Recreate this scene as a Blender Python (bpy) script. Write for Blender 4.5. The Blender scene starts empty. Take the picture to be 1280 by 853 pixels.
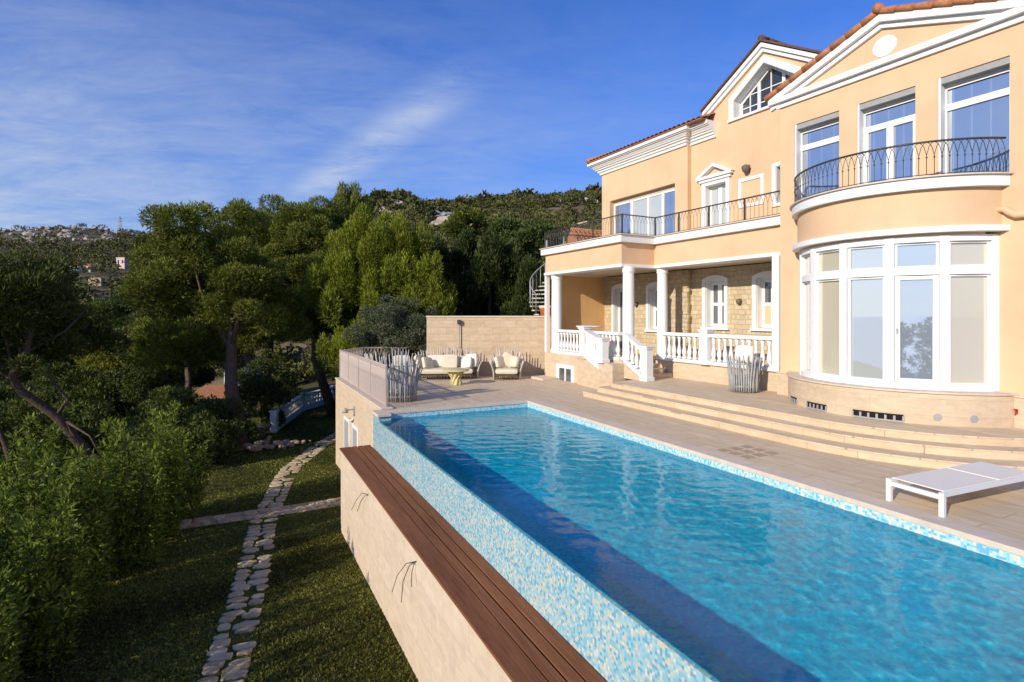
import bpy, math, random
import numpy as np
from mathutils import Vector
R = math.radians
random.seed(7)
rng = np.random.default_rng(11)
scene = bpy.context.scene
COL = scene.collection

# ------------------------------------------------------------------ frames
TH = R(28.715)      # villa axes
TP = R(26.299)      # pool axes
class Frame:
    def __init__(s, ang): s.a = ang; s.c = math.cos(ang); s.s = math.sin(ang)
    def w(s, x, y, z=0.0): return (s.c*x - s.s*y, s.s*x + s.c*y, z)
HF, PF, WF = Frame(TH), Frame(TP), Frame(0.0)
ORG = {}

def tag(o, label=None, cat=None, group=None, kind=None):
    if label: o['label'] = label
    if cat: o['category'] = cat
    if group: o['group'] = group
    if kind: o['kind'] = kind
    return o

def thing(name, label, cat, org=(0,0,0), frame=None, loc=None, rz=0.0, group=None):
    o = bpy.data.objects.new(name, None); COL.objects.link(o)
    o.empty_display_size = 0.3
    if frame is not None:
        o.location = frame.w(*org); o.rotation_euler = (0,0,frame.a); ORG[o] = org
    else:
        o.location = loc; o.rotation_euler = (0,0,rz); ORG[o] = (0,0,0)
    return tag(o, label, cat, group)

def copy_tree(o, parent=None):
    c = o.copy(); COL.objects.link(c)
    if parent is not None: c.parent = parent
    for ch in list(o.children): copy_tree(ch, c)
    return c

# ------------------------------------------------------------------ mesh builder
class MB:
    def __init__(s): s.v = []; s.f = []; s.sm = []
    def add(s, vs, fs, smooth=False):
        n = len(s.v); s.v.extend(vs)
        for f in fs: s.f.append(tuple(i+n for i in f)); s.sm.append(smooth)
        return s
    def box(s, x0,x1,y0,y1,z0,z1):
        if x0>x1: x0,x1=x1,x0
        if y0>y1: y0,y1=y1,y0
        if z0>z1: z0,z1=z1,z0
        return s.add([(x0,y0,z0),(x1,y0,z0),(x1,y1,z0),(x0,y1,z0),(x0,y0,z1),(x1,y0,z1),(x1,y1,z1),(x0,y1,z1)],
              [(3,2,1,0),(4,5,6,7),(0,1,5,4),(1,2,6,5),(2,3,7,6),(3,0,4,7)])
    def rbox(s, c, d, r=0.05, rot=0.0, tilt=0.0, puff=0.0, n=6):
        # soft rounded box (cushion); c centre, d full size
        hx,hy,hz = d[0]/2,d[1]/2,d[2]/2
        vs=[];fs=[]
        def P(a,b,face):
            u=[a,b]
            if face==0: p=[a,b,1]
            elif face==1: p=[a,b,-1]
            elif face==2: p=[1,a,b]
            elif face==3: p=[-1,a,b]
            elif face==4: p=[a,1,b]
            else: p=[a,-1,b]
            x,y,z=p
            q=Vector((x*(hx-r),y*(hy-r),z*(hz-r)))
            L=Vector((x,y,z))
            k=Vector((x**5,y**5,z**5)); k.normalize()
            q=q+k*r
            bul=(1-x*x)*(1-y*y)+(1-x*x)*(1-z*z)+(1-y*y)*(1-z*z)
            q=q*(1+puff*bul*0.5)
            return q
        ct,st=math.cos(tilt),math.sin(tilt); cr,sr=math.cos(rot),math.sin(rot)
        for face in range(6):
            b0=len(vs)
            for i in range(n+1):
                for j in range(n+1):
                    q=P(-1+2*i/n,-1+2*j/n,face)
                    y=q.y*ct-q.z*st; z=q.y*st+q.z*ct; x=q.x
                    X=x*cr-y*sr; Y=x*sr+y*cr
                    vs.append((c[0]+X,c[1]+Y,c[2]+z))
            for i in range(n):
                for j in range(n):
                    a=b0+i*(n+1)+j
                    f=(a,a+n+1,a+n+2,a+1)
                    if face in (1,3,4): f=f[::-1]
                    if face in (2,3,4,5): pass
                    fs.append(f)
        return s.add(vs,fs,True)
    def tube(s, pts, r, n=6, cap=True, smooth=True):
        pts=[Vector(p) for p in pts]
        rs = r if isinstance(r,(list,tuple)) else [r]*len(pts)
        vs=[];fs=[]
        N=len(pts); up=None
        for i,p in enumerate(pts):
            t=(pts[min(i+1,N-1)]-pts[max(i-1,0)])
            if t.length<1e-9: t=Vector((0,0,1))
            t.normalize()
            if up is None:
                ref=Vector((0,0,1)) if abs(t.z)<0.9 else Vector((1,0,0))
                a=t.cross(ref).normalized()
            else:
                a=(up-t*up.dot(t))
                a=a.normalized() if a.length>1e-6 else t.orthogonal().normalized()
            up=a; b=t.cross(a)
            for k in range(n):
                an=2*math.pi*k/n
                q=p+(a*math.cos(an)+b*math.sin(an))*rs[i]
                vs.append(tuple(q))
        for i in range(N-1):
            for k in range(n):
                k2=(k+1)%n
                fs.append((i*n+k,i*n+k2,(i+1)*n+k2,(i+1)*n+k))
        if cap:
            fs.append(tuple(range(n))[::-1]); fs.append(tuple((N-1)*n+k for k in range(n)))
        return s.add(vs,fs,smooth)
    def lathe(s, prof, c=(0,0,0), n=14, smooth=True):
        vs=[];fs=[]
        for (r,z) in prof:
            for k in range(n):
                a=2*math.pi*k/n
                vs.append((c[0]+r*math.cos(a),c[1]+r*math.sin(a),c[2]+z))
        m=len(prof)
        for i in range(m-1):
            for k in range(n):
                k2=(k+1)%n
                fs.append((i*n+k,i*n+k2,(i+1)*n+k2,(i+1)*n+k))
        fs.append(tuple(range(n))[::-1]); fs.append(tuple((m-1)*n+k for k in range(n)))
        return s.add(vs,fs,smooth)
    def prism_x(s, poly, x0,x1):     # poly of (y,z), extruded along x
        n=len(poly)
        vs=[(x0,y,z) for y,z in poly]+[(x1,y,z) for y,z in poly]
        fs=[tuple(range(n)),tuple(range(n,2*n))[::-1]]
        for i in range(n):
            j=(i+1)%n; fs.append((i,i+n,j+n,j))
        return s.add(vs,fs)
    def prism_z(s, poly, z0,z1):     # poly of (x,y)
        n=len(poly)
        vs=[(x,y,z0) for x,y in poly]+[(x,y,z1) for x,y in poly]
        fs=[tuple(range(n))[::-1],tuple(range(n,2*n))]
        for i in range(n):
            j=(i+1)%n; fs.append((i,j,j+n,i+n))
        return s.add(vs,fs)
    def strip_x(s, outer, inner, x0,x1):  # frame between two polylines (y,z) same count, extruded along x
        n=len(outer)
        vs=[(x0,y,z) for y,z in outer]+[(x0,y,z) for y,z in inner]+[(x1,y,z) for y,z in outer]+[(x1,y,z) for y,z in inner]
        fs=[]
        for i in range(n-1):
            j=i+1
            fs+= [(i,j,n+j,n+i),(2*n+i,3*n+i,3*n+j,2*n+j),(i,2*n+i,2*n+j,j),(n+i,n+j,3*n+j,3*n+i)]
        for i in (0,n-1): fs.append((i,n+i,3*n+i,2*n+i))
        return s.add(vs,fs)
    def arc(s, cx,cy,r0,r1,a0,a1,z0,z1,n=32,smooth=False):   # ring sector; angle measured from -x towards -y
        vs=[];fs=[]
        for i in range(n+1):
            a=a0+(a1-a0)*i/n; dx,dy=-math.cos(a),-math.sin(a)
            for r in (r0,r1):
                for z in (z0,z1): vs.append((cx+dx*r,cy+dy*r,z))
        for i in range(n):
            b=i*4;c=b+4
            fs+=[(b,c,c+1,b+1),(b+2,b+3,c+3,c+2),(b+1,c+1,c+3,b+3),(b,b+2,c+2,c)]
        fs+=[(0,1,3,2),(n*4,n*4+2,n*4+3,n*4+1)]
        return s.add(vs,fs)
    def wall_x(s, x, y0,y1,z0,z1, holes=(), depth=0.25):  # wall facing -x with rectangular holes and reveals
        ys=sorted({y0,y1}|{h[0] for h in holes}|{h[1] for h in holes})
        zs=sorted({z0,z1}|{h[2] for h in holes}|{h[3] for h in holes})
        for i in range(len(ys)-1):
            for j in range(len(zs)-1):
                ym,zm=(ys[i]+ys[i+1])/2,(zs[j]+zs[j+1])/2
                if any(h[0]<ym<h[1] and h[2]<zm<h[3] for h in holes): continue
                s.add([(x,ys[i],zs[j]),(x,ys[i+1],zs[j]),(x,ys[i+1],zs[j+1]),(x,ys[i],zs[j+1])],[(3,2,1,0)])
        for (a,b,c,d) in holes:
            X=x+depth
            s.add([(x,a,c),(X,a,c),(X,a,d),(x,a,d)],[(0,1,2,3)])
            s.add([(x,b,c),(X,b,c),(X,b,d),(x,b,d)],[(3,2,1,0)])
            s.add([(x,a,d),(X,a,d),(X,b,d),(x,b,d)],[(0,1,2,3)])
            s.add([(x,a,c),(X,a,c),(X,b,c),(x,b,c)],[(3,2,1,0)])
        # outer rim and back so that the wall has body
        X=x+depth
        s.add([(x,y0,z0),(X,y0,z0),(X,y0,z1),(x,y0,z1)],[(0,1,2,3)])
        s.add([(x,y1,z0),(X,y1,z0),(X,y1,z1),(x,y1,z1)],[(3,2,1,0)])
        s.add([(x,y0,z1),(X,y0,z1),(X,y1,z1),(x,y1,z1)],[(0,1,2,3)])
        return s
    def build(s, name, mat, parent=None, frame=None, org=None, bevel=0.0):
        if parent is not None:
            root=parent
            while root.parent is not None: root=root.parent
            o0=ORG[root]
        else: o0=org or (0,0,0)
        me=bpy.data.meshes.new(name)
        me.from_pydata([(v[0]-o0[0],v[1]-o0[1],v[2]-o0[2]) for v in s.v],[],s.f)
        me.materials.append(mat)
        me.polygons.foreach_set('use_smooth', s.sm)
        me.update()
        o=bpy.data.objects.new(name,me); COL.objects.link(o)
        if parent is not None: o.parent=parent
        elif frame is not None:
            o.location=frame.w(*o0); o.rotation_euler=(0,0,frame.a)
        if bevel>0:
            b=o.modifiers.new('bevel','BEVEL'); b.width=bevel; b.segments=2; b.limit_method='ANGLE'; b.angle_limit=R(40)
        return o

def np_mesh(name, verts, faces, mat, shade=None, parent=None, smooth=False):
    me=bpy.data.meshes.new(name)
    nv,nf,k=len(verts),len(faces),faces.shape[1]
    me.vertices.add(nv); me.vertices.foreach_set('co',np.ascontiguousarray(verts,dtype=np.float32).ravel())
    me.loops.add(nf*k); me.loops.foreach_set('vertex_index',np.ascontiguousarray(faces,dtype=np.int32).ravel())
    me.polygons.add(nf); me.polygons.foreach_set('loop_start',np.arange(0,nf*k,k,dtype=np.int32))
    if shade is not None:
        at=me.attributes.new('shade','FLOAT','FACE'); at.data.foreach_set('value',np.ascontiguousarray(shade,dtype=np.float32))
    me.update(calc_edges=True); me.validate()
    if smooth: me.polygons.foreach_set('use_smooth',np.ones(nf,dtype=bool))
    me.materials.append(mat)
    o=bpy.data.objects.new(name,me); COL.objects.link(o)
    if parent is not None: o.parent=parent
    return o

# ------------------------------------------------------------------ materials
class NT:
    def __init__(s,name):
        s.m=bpy.data.materials.new(name); s.m.use_nodes=True; s.t=s.m.node_tree; s.t.nodes.clear()
        s.out=s.t.nodes.new('ShaderNodeOutputMaterial')
    def n(s,typ,ins=None,**kw):
        nd=s.t.nodes.new(typ)
        for k,v in kw.items(): setattr(nd,k,v)
        for k,v in (ins or {}).items():
            sk=nd.inputs[k]
            if isinstance(v,bpy.types.NodeSocket): s.t.links.new(v,sk)
            else: sk.default_value=v
        return nd
    def obj(s): return s.n('ShaderNodeTexCoord').outputs['Object']
    def noise(s,vec,scale,detail=4,rough=.55,dist=0.0):
        return s.n('ShaderNodeTexNoise',{'Vector':vec,'Scale':scale,'Detail':detail,'Roughness':rough,'Distortion':dist}).outputs['Fac']
    def ramp(s,fac,stops,interp='LINEAR'):
        nd=s.n('ShaderNodeValToRGB',{'Fac':fac}); cr=nd.color_ramp; cr.interpolation=interp
        while len(cr.elements)<len(stops): cr.elements.new(0.5)
        for e,(p,c) in zip(cr.elements,stops): e.position=p; e.color=(*c,1) if len(c)==3 else c
        return nd.outputs['Color']
    def mix(s,fac,a,b,mode='MIX'):
        nd=s.n('ShaderNodeMix',data_type='RGBA',blend_type=mode)
        for k,v in ((0,fac),(6,a),(7,b)):
            sk=nd.inputs[k]
            if isinstance(v,bpy.types.NodeSocket): s.t.links.new(v,sk)
            else: sk.default_value=(*v,1) if isinstance(v,tuple) and len(v)==3 else v
        return nd.outputs[2]
    def math(s,op,a,b=0.0,c=0.0):
        nd=s.n('ShaderNodeMath',operation=op)
        for i,v in enumerate((a,b,c)):
            if isinstance(v,bpy.types.NodeSocket): s.t.links.new(v,nd.inputs[i])
            else: nd.inputs[i].default_value=v
        return nd.outputs[0]
    def mapping(s,vec,scale=(1,1,1),rot=(0,0,0),loc=(0,0,0)):
        return s.n('ShaderNodeMapping',{'Vector':vec,'Scale':scale,'Rotation':rot,'Location':loc}).outputs['Vector']
    def bump(s,h,strength=.3,dist=.02):
        return s.n('ShaderNodeBump',{'Height':h,'Strength':strength,'Distance':dist}).outputs['Normal']
    def pbr(s,color,rough=.7,spec=.3,normal=None,metal=0.0):
        ins={'Base Color':color if isinstance(color,bpy.types.NodeSocket) else (*color,1),'Roughness':rough,'Specular IOR Level':spec,'Metallic':metal}
        if normal is not None: ins['Normal']=normal
        p=s.n('ShaderNodeBsdfPrincipled',ins)
        s.t.links.new(p.outputs[0],s.out.inputs['Surface']); return s.m
    def surf(s,sh): s.t.links.new(sh,s.out.inputs['Surface']); return s.m

def sc(c,k): return tuple(x*k for x in c)
def m_plain(name,c,rough=.6,var=.12,scale=6.0,spec=.3,bump=0.0,metal=0.0):
    t=NT(name); v=t.obj(); f=t.noise(v,scale)
    col=t.ramp(f,[(.25,sc(c,1-var)),(.75,sc(c,1+var))])
    nm=t.bump(t.noise(v,scale*12,3),bump,.01) if bump else None
    return t.pbr(col,rough,spec,nm,metal)

def m_plaster(name,c):
    t=NT(name); v=t.obj()
    big=t.noise(v,.9,5,.6); fine=t.noise(v,60,3)
    stain=t.noise(t.mapping(v,(3.0,3.0,.35)),1.2,5)
    col=t.ramp(big,[(.3,sc(c,.90)),(.7,sc(c,1.06))])
    col=t.mix(t.math('MULTIPLY',t.ramp(stain,[(.55,(0,0,0)),(.8,(1,1,1))]),.30),col,sc(c,.74))
    return t.pbr(col,.85,.15,t.bump(fine,.12,.004))

def m_blocks(name,c1,c2,bw,bh,horizontal=False,mortar=.008,mc=None,var=1.0):
    t=NT(name); v=t.obj()
    if not horizontal:   # world of the wall: use (x+y, z)
        sp=t.n('ShaderNodeSeparateXYZ',{'Vector':v})
        u=t.math('ADD',sp.outputs[0],sp.outputs[1])
        v2=t.n('ShaderNodeCombineXYZ',{'X':u,'Y':sp.outputs[2],'Z':0.0}).outputs[0]
    else:
        sp=t.n('ShaderNodeSeparateXYZ',{'Vector':v})
        v2=t.n('ShaderNodeCombineXYZ',{'X':sp.outputs[1],'Y':sp.outputs[0],'Z':0.0}).outputs[0]
    br=t.n('ShaderNodeTexBrick',{'Vector':v2,'Color1':(0,0,0,1),'Color2':(1,1,1,1),'Mortar':(.5,.5,.5,1),'Scale':1.0,'Mortar Size':mortar,'Mortar Smooth':.1,'Bias':0.0,'Brick Width':bw,'Row Height':bh})
    br.offset=.5
    base=t.mix(br.outputs['Color'],c1,c2)
    nz=t.noise(t.mapping(v,(1.0,1.0,2.5) if not horizontal else (2.2,.7,1)),3.2,6,.62,.6)
    col=t.mix(.5*var,base,t.ramp(nz,[(.3,sc(c1,.82)),(.7,sc(c2,1.12))]))
    fine=t.noise(v,28,5,.7)
    col=t.mix(t.math('MULTIPLY',t.ramp(fine,[(.5,(0,0,0)),(.75,(1,1,1))]),.25),col,sc(c1,.7))
    col=t.mix(br.outputs['Fac'],col,mc or sc(c1,.62))
    h=t.math('SUBTRACT',t.math('MULTIPLY',fine,.25),br.outputs['Fac'])
    return t.pbr(col,.6 if horizontal else .75,.3,t.bump(h,.35,.006))

def m_rubble(name):
    t=NT(name); v=t.obj()
    sp=t.n('ShaderNodeSeparateXYZ',{'Vector':v})
    wob=t.math('MULTIPLY',t.math('SUBTRACT',t.noise(v,3.5,3),.5),.10)
    v2=t.n('ShaderNodeCombineXYZ',{'X':t.math('ADD',t.math('ADD',sp.outputs[0],sp.outputs[1]),wob),'Y':t.math('ADD',sp.outputs[2],t.math('MULTIPLY',wob,.8)),'Z':0.0}).outputs[0]
    def bk(bw,bh,sq):
        br=t.n('ShaderNodeTexBrick',{'Vector':v2,'Color1':(0,0,0,1),'Color2':(1,1,1,1),'Mortar':(.5,.5,.5,1),'Scale':1.0,'Mortar Size':.010,'Mortar Smooth':.4,'Bias':0.0,'Brick Width':bw,'Row Height':bh})
        br.offset=.5; br.squash=sq; br.squash_frequency=3; return br
    b1=bk(.27,.155,.6)
    col=t.ramp(t.n('ShaderNodeSeparateColor',{'Color':b1.outputs['Color']}).outputs[0],[(0,(.44,.34,.20)),(.3,(.58,.46,.29)),(.6,(.66,.54,.36)),(.8,(.50,.41,.28)),(1,(.60,.45,.26))])
    col=t.mix(.4,col,t.ramp(t.noise(v,13,5,.72),[(.3,(.34,.25,.14)),(.7,(.76,.63,.44))]))
    col=t.mix(t.math('MULTIPLY',b1.outputs['Fac'],.6),col,(.36,.27,.16))
    h=t.math('SUBTRACT',t.math('MULTIPLY',t.noise(v,16,5,.7),1.0),b1.outputs['Fac'])
    return t.pbr(col,.9,.15,t.bump(h,.7,.02))

def m_mosaic(name,s=.042,blue=False,dark=1.0):
    t=NT(name); v=t.n('ShaderNodeVectorMath',{0:t.obj(),1:(.0133,.0171,.0119)},operation='ADD').outputs[0]
    q=t.n('ShaderNodeVectorMath',{0:v,1:(1/s,1/s,1/s)},operation='MULTIPLY').outputs[0]
    fl=t.n('ShaderNodeVectorMath',{0:q},operation='FLOOR').outputs[0]
    wn=t.n('ShaderNodeTexWhiteNoise',{'Vector':fl},noise_dimensions='3D').outputs['Value']
    if blue: stops=[(0,(.015,.52,.76)),(.22,(.02,.60,.82)),(.5,(.03,.68,.88)),(.75,(.05,.74,.90)),(.9,(.14,.84,.92))]
    else: stops=[(0,(.16,.45,.64)),(.16,(.28,.60,.72)),(.38,(.40,.68,.75)),(.56,(.74,.69,.53)),(.76,(.46,.68,.74)),(.90,(.84,.80,.68))]
    stops=[(p,sc(c,dark)) for p,c in stops]
    col=t.ramp(wn,stops,'CONSTANT')
    fr=t.n('ShaderNodeVectorMath',{0:q},operation='FRACTION').outputs[0]
    ds=t.n('ShaderNodeVectorMath',{0:fr,1:(.5,.5,.5)},operation='SUBTRACT').outputs[0]
    ab=t.n('ShaderNodeSeparateXYZ',{'Vector':t.n('ShaderNodeVectorMath',{0:ds},operation='ABSOLUTE').outputs[0]})
    mx=t.math('MAXIMUM',ab.outputs[1],t.math('MAXIMUM',ab.outputs[0],ab.outputs[2]))
    # grout on the two in-plane axes: median-like trick through the largest value that is not the constant axis
    g=t.math('GREATER_THAN',ab.outputs[1],.45)
    col=t.mix(t.math('MULTIPLY',g,.5),col,sc((.45,.55,.58),dark))
    col=t.mix(t.math('MULTIPLY',t.noise(v,1.2,3),.25),col,sc((.25,.55,.68),dark))
    return t.pbr(col,.22,.5)

def m_wood(name):
    t=NT(name); v=t.obj()
    g=t.noise(t.mapping(v,(9,.5,9)),4,6,.65,.4)
    pl=t.noise(t.mapping(v,(2.6,.25,1)),1.0,2)
    col=t.ramp(g,[(.25,(.10,.030,.010)),(.5,(.23,.086,.036)),(.8,(.35,.145,.065))])
    col=t.mix(.4,col,t.ramp(pl,[(.35,(.12,.042,.018)),(.65,(.31,.12,.052))]))
    return t.pbr(col,.7,.15,t.bump(g,.25,.004))

def m_tiles(name):
    t=NT(name); v=t.obj()
    n1=t.noise(v,9,4,.7); n2=t.noise(v,2,3)
    col=t.ramp(n1,[(.25,(.26,.09,.04)),(.5,(.46,.18,.08)),(.75,(.60,.29,.15))])
    col=t.mix(t.math('MULTIPLY',n2,.35),col,(.30,.17,.10))
    return t.pbr(col,.85,.2,t.bump(n1,.3,.01))

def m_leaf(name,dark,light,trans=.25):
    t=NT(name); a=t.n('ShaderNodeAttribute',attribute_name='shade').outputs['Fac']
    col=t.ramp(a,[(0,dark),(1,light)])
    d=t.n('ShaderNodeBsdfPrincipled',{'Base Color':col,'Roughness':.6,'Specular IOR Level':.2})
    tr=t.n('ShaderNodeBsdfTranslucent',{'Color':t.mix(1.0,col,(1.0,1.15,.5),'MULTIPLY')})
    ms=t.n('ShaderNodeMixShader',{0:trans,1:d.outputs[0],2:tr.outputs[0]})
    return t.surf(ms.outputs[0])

def m_bark(name,c1=(.05,.035,.025),c2=(.20,.14,.10)):
    t=NT(name); v=t.obj(); n=t.noise(t.mapping(v,(6,6,1.6)),3,6,.7,.5)
    return t.pbr(t.ramp(n,[(.3,c1),(.7,c2)]),.9,.1,t.bump(n,.8,.03))

def m_pane(name,c,refl=.35,stripes=None,fk=1.0,tint=(.95,.97,1)):
    t=NT(name); v=t.obj()
    col=t.n('ShaderNodeRGB').outputs[0]; col.default_value=(*c,1)
    if stripes:
        sp=t.n('ShaderNodeSeparateXYZ',{'Vector':v})
        f=t.math('FRACT',t.math('MULTIPLY',sp.outputs[1],1/stripes))
        col=t.mix(t.math('MULTIPLY',t.math('LESS_THAN',f,.09),.35),col,(.45,.5,.6))
    big=t.noise(v,.8,2)
    col=t.mix(t.math('MULTIPLY',big,.3),col,sc(c,.7))
    d=t.n('ShaderNodeBsdfDiffuse',{'Color':col})
    g=t.n('ShaderNodeBsdfGlossy',{'Color':(*tint,1),'Roughness':.015,'Normal':t.bump(t.noise(v,.7,1),.02,.05)})
    lw=t.n('ShaderNodeFresnel',{'IOR':1.5}).outputs[0]
    f=t.math('MINIMUM',t.math('ADD',t.math('MULTIPLY',lw,fk),refl),1.0)
    return t.surf(t.n('ShaderNodeMixShader',{0:f,1:d.outputs[0],2:g.outputs[0]}).outputs[0])

WHITE=m_plain('white_paint',(.80,.79,.76),.55,.03,3)
WHITESTONE=m_plain('white_stone',(.78,.76,.71),.75,.05,4,.2,.1)
PEACH=m_plaster('peach_plaster',(.72,.49,.295))
ORANGE=m_plaster('orange_plaster',(.70,.43,.19))
CEIL=m_plain('porch_ceiling',(.62,.52,.38),.8,.05)
RUBBLE=m_rubble('rubble_stone')
TRAV=m_blocks('travertine_blocks',(.56,.43,.29),(.66,.52,.36),.62,.31,False,.004,(.50,.38,.26))
TRAVL=m_blocks('travertine_wall',(.60,.47,.34),(.68,.55,.41),.9,.45,False,.004,sc((.58,.46,.33),.8))
BACKW=m_blocks('sandstone_blocks',(.50,.37,.23),(.64,.49,.33),.62,.28,False,.008,(.44,.33,.21))
PAVE=m_blocks('terrace_paving',(.60,.455,.295),(.70,.56,.385),1.1,.37,True,.006,(.40,.30,.20))
STEPM=m_blocks('step_stone',(.60,.44,.28),(.70,.55,.37),.7,.6,False,.004)
COPING=m_plain('coping_stone',(.66,.54,.42),.6,.1,5)
MOSAIC=m_mosaic('overflow_mosaic',.031,False,.80)
MOSAICB=m_mosaic('pool_mosaic',.033,True,1.0)
MOSAICW=m_mosaic('waterline_mosaic',.030,False,1.0)
WOOD=m_wood('deck_wood')
DARK=m_plain('gap_shade',(.012,.01,.009),.9)  # near-black that paints the shade in deck gaps and vent openings
TILES=m_tiles('roof_tiles')
IRON=m_plain('wrought_iron',(.055,.050,.046),.45,.2,8,.4)
TAUPE=m_plain('taupe_metal',(.46,.38,.33),.5,.08,8,.3)
STICK=m_plain('grey_sticks',(.36,.36,.35),.5,.3,5,.4)
STICKW=m_plain('pale_sticks',(.60,.55,.48),.55,.25,5,.4)
CREAM=m_plain('cream_fabric',(.68,.60,.45),.9,.06,9,.1,.1)
CREAMW=m_plain('ivory_fabric',(.76,.70,.58),.9,.05,9,.1,.1)
YELLOW=m_plain('yellow_table',(.66,.58,.28),.6,.12,6)
SLING=m_plain('grey_sling',(.86,.79,.68),.8,.03,60,.2,.15)
TERRA=m_plain('terracotta',(.50,.13,.05),.8,.15,5)
LAMPB=m_plain('lamp_bronze',(.16,.12,.09),.5,.2,9,.4)
GREYM=m_plain('grey_metal',(.35,.34,.32),.4,.1,9,.5)
DRAIN=m_plain('drain_slats',(.44,.34,.23),.7,.15,9)
CABLE=m_plain('black_cable',(.02,.02,.02),.6)
RED=m_plain('red_paint',(.45,.03,.02),.4)
BARK=m_bark('pine_bark'); BARKL=m_bark('light_bark',(.03,.022,.016),(.16,.115,.085))
GL_BLUE=m_pane('blue_sky_glass',(.05,.10,.24),.50,.30)  # blue of the reflected sky put into the base colour, blind lines on top
GL_CREAM=m_pane('cream_blind_glass',(.66,.60,.45),.24)
GL_SKY=m_pane('pale_sky_glass',(.60,.64,.62),.46)  # pale sky reflection partly painted into the base colour
GL_SKY2=m_pane('sky_tone_glass',(.48,.56,.64),.58)  # bluish sky reflection painted into the base colour, besides the real gloss
GL_DARK=m_pane('dark_glass',(.03,.035,.045),.03,None,.15)
GL_PALE=m_pane('pale_blind_glass',(.50,.53,.50),.20)
GL_DIM=m_pane('dim_glass',(.10,.11,.11),.12)

# ------------------------------------------------------------------ camera
cam=bpy.data.cameras.new('camera'); co=bpy.data.objects.new('camera',cam); COL.objects.link(co)
co.location=(0,0,2.5); co.rotation_euler=(R(90),0,0)
cam.sensor_width=36; cam.sensor_fit='HORIZONTAL'; cam.lens=36*690/1280
cam.shift_y=-(426.5-392.5)/1280
cam.clip_start=.1; cam.clip_end=30000
scene.camera=co
scene.view_settings.view_transform='Standard'; scene.view_settings.look='None'; scene.view_settings.exposure=0
scene.cycles.max_bounces=7; scene.cycles.transparent_max_bounces=12; scene.cycles.caustics_reflective=False; scene.cycles.caustics_refractive=False
scene.cycles.use_denoising=True

# ------------------------------------------------------------------ light
SUN_EL=R(21.5); SAZ=math.atan2(-.68,-.73)      # compass bearing of the sun (from +Y towards +X)
sd=Vector((math.sin(SAZ)*math.cos(SUN_EL),math.cos(SAZ)*math.cos(SUN_EL),math.sin(SUN_EL)))
sl=bpy.data.lights.new('sun','SUN'); sl.energy=4.7; sl.angle=R(.5); sl.color=(1.0,.905,.76)
so=bpy.data.objects.new('sun',sl); COL.objects.link(so); so.location=(-20,-20,30)
so.rotation_euler=sd.to_track_quat('Z','Y').to_euler()
w=bpy.data.worlds.new('World'); scene.world=w; w.use_nodes=True
t=w.node_tree; t.nodes.clear()
W=NT.__new__(NT); W.t=t
sky=W.n('ShaderNodeTexSky',sky_type='NISHITA',sun_disc=False,sun_elevation=SUN_EL,sun_rotation=SAZ%(2*math.pi),altitude=150,air_density=1.0,dust_density=.6,ozone_density=3.0)
gen=W.n('ShaderNodeTexCoord').outputs['Generated']
sp=W.n('ShaderNodeSeparateXYZ',{'Vector':gen})
zz=W.math('ADD',W.math('MAXIMUM',sp.outputs[2],0.0),.12)
px=W.math('DIVIDE',sp.outputs[0],zz); py=W.math('DIVIDE',sp.outputs[1],zz)
pl=W.n('ShaderNodeCombineXYZ',{'X':px,'Y':py,'Z':0.0}).outputs[0]
c1=W.noise(W.mapping(pl,(.75,1.25,1),(0,0,R(-24))),1.3,10,.66,.7)
c3=W.noise(W.mapping(pl,(1.3,2.4,1),(0,0,R(-24))),2.6,8,.7,.6)
c1=W.math('ADD',W.math('MULTIPLY',c1,.62),W.math('MULTIPLY',c3,.38))
c2=W.noise(W.mapping(pl,(.25,.5,1),(0,0,R(20)),(3.1,1.7,0)),.8,4,.5)
low=W.ramp(sp.outputs[2],[(.02,(1,1,1)),(.30,(.55,.55,.55)),(.55,(.06,.06,.06))])
left=W.ramp(W.math('ADD',W.math('MULTIPLY',sp.outputs[0],.8),.5),[(.02,(1,1,1)),(.75,(.30,.30,.30))])
cl=W.math('MULTIPLY',W.ramp(c1,[(.28,(0,0,0)),(.70,(1,1,1))]),W.ramp(c2,[(.25,(.35,.35,.35)),(.6,(1,1,1))]))
cl=W.math('MULTIPLY',W.math('MULTIPLY',cl,low),left)
# one broad vapour streak
def streak(p0,p1,wd,amp):
    (ax,ay),(bx,by)=p0,p1; L=math.hypot(bx-ax,by-ay); dx,dy=(bx-ax)/L,(by-ay)/L
    rx=W.math('SUBTRACT',px,ax); ry=W.math('SUBTRACT',py,ay)
    al=W.math('DIVIDE',W.math('ADD',W.math('MULTIPLY',rx,dx),W.math('MULTIPLY',ry,dy)),L)
    ac=W.math('ABSOLUTE',W.math('SUBTRACT',W.math('MULTIPLY',rx,dy),W.math('MULTIPLY',ry,dx)))
    ac=W.math('ADD',ac,W.math('MULTIPLY',W.math('SUBTRACT',c1,.5),wd*1.2))
    e=W.ramp(W.math('DIVIDE',ac,wd),[(.1,(1,1,1)),(1.0,(0,0,0))],'EASE')
    en=W.ramp(al,[(.0,(0,0,0)),(.3,(1,1,1)),(.75,(.9,.9,.9)),(1,(0,0,0))])
    return W.math('MULTIPLY',W.math('MULTIPLY',e,en),W.math('MULTIPLY',W.ramp(c1,[(.36,(.12,.12,.12)),(.6,(1,1,1))]),amp))
def pd(u,v):
    x,y,z=(u-640)/690,1.0,(392.5-v)/690; L=math.sqrt(x*x+y*y+z*z); x,y,z=x/L,y/L,z/L
    return (x/(z+.12),y/(z+.12))
st=streak(pd(360,262),pd(630,65),.17,.50)
haze=W.ramp(sp.outputs[2],[(.0,(.50,.50,.50)),(.13,(.40,.40,.40)),(.42,(0,0,0))])
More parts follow.
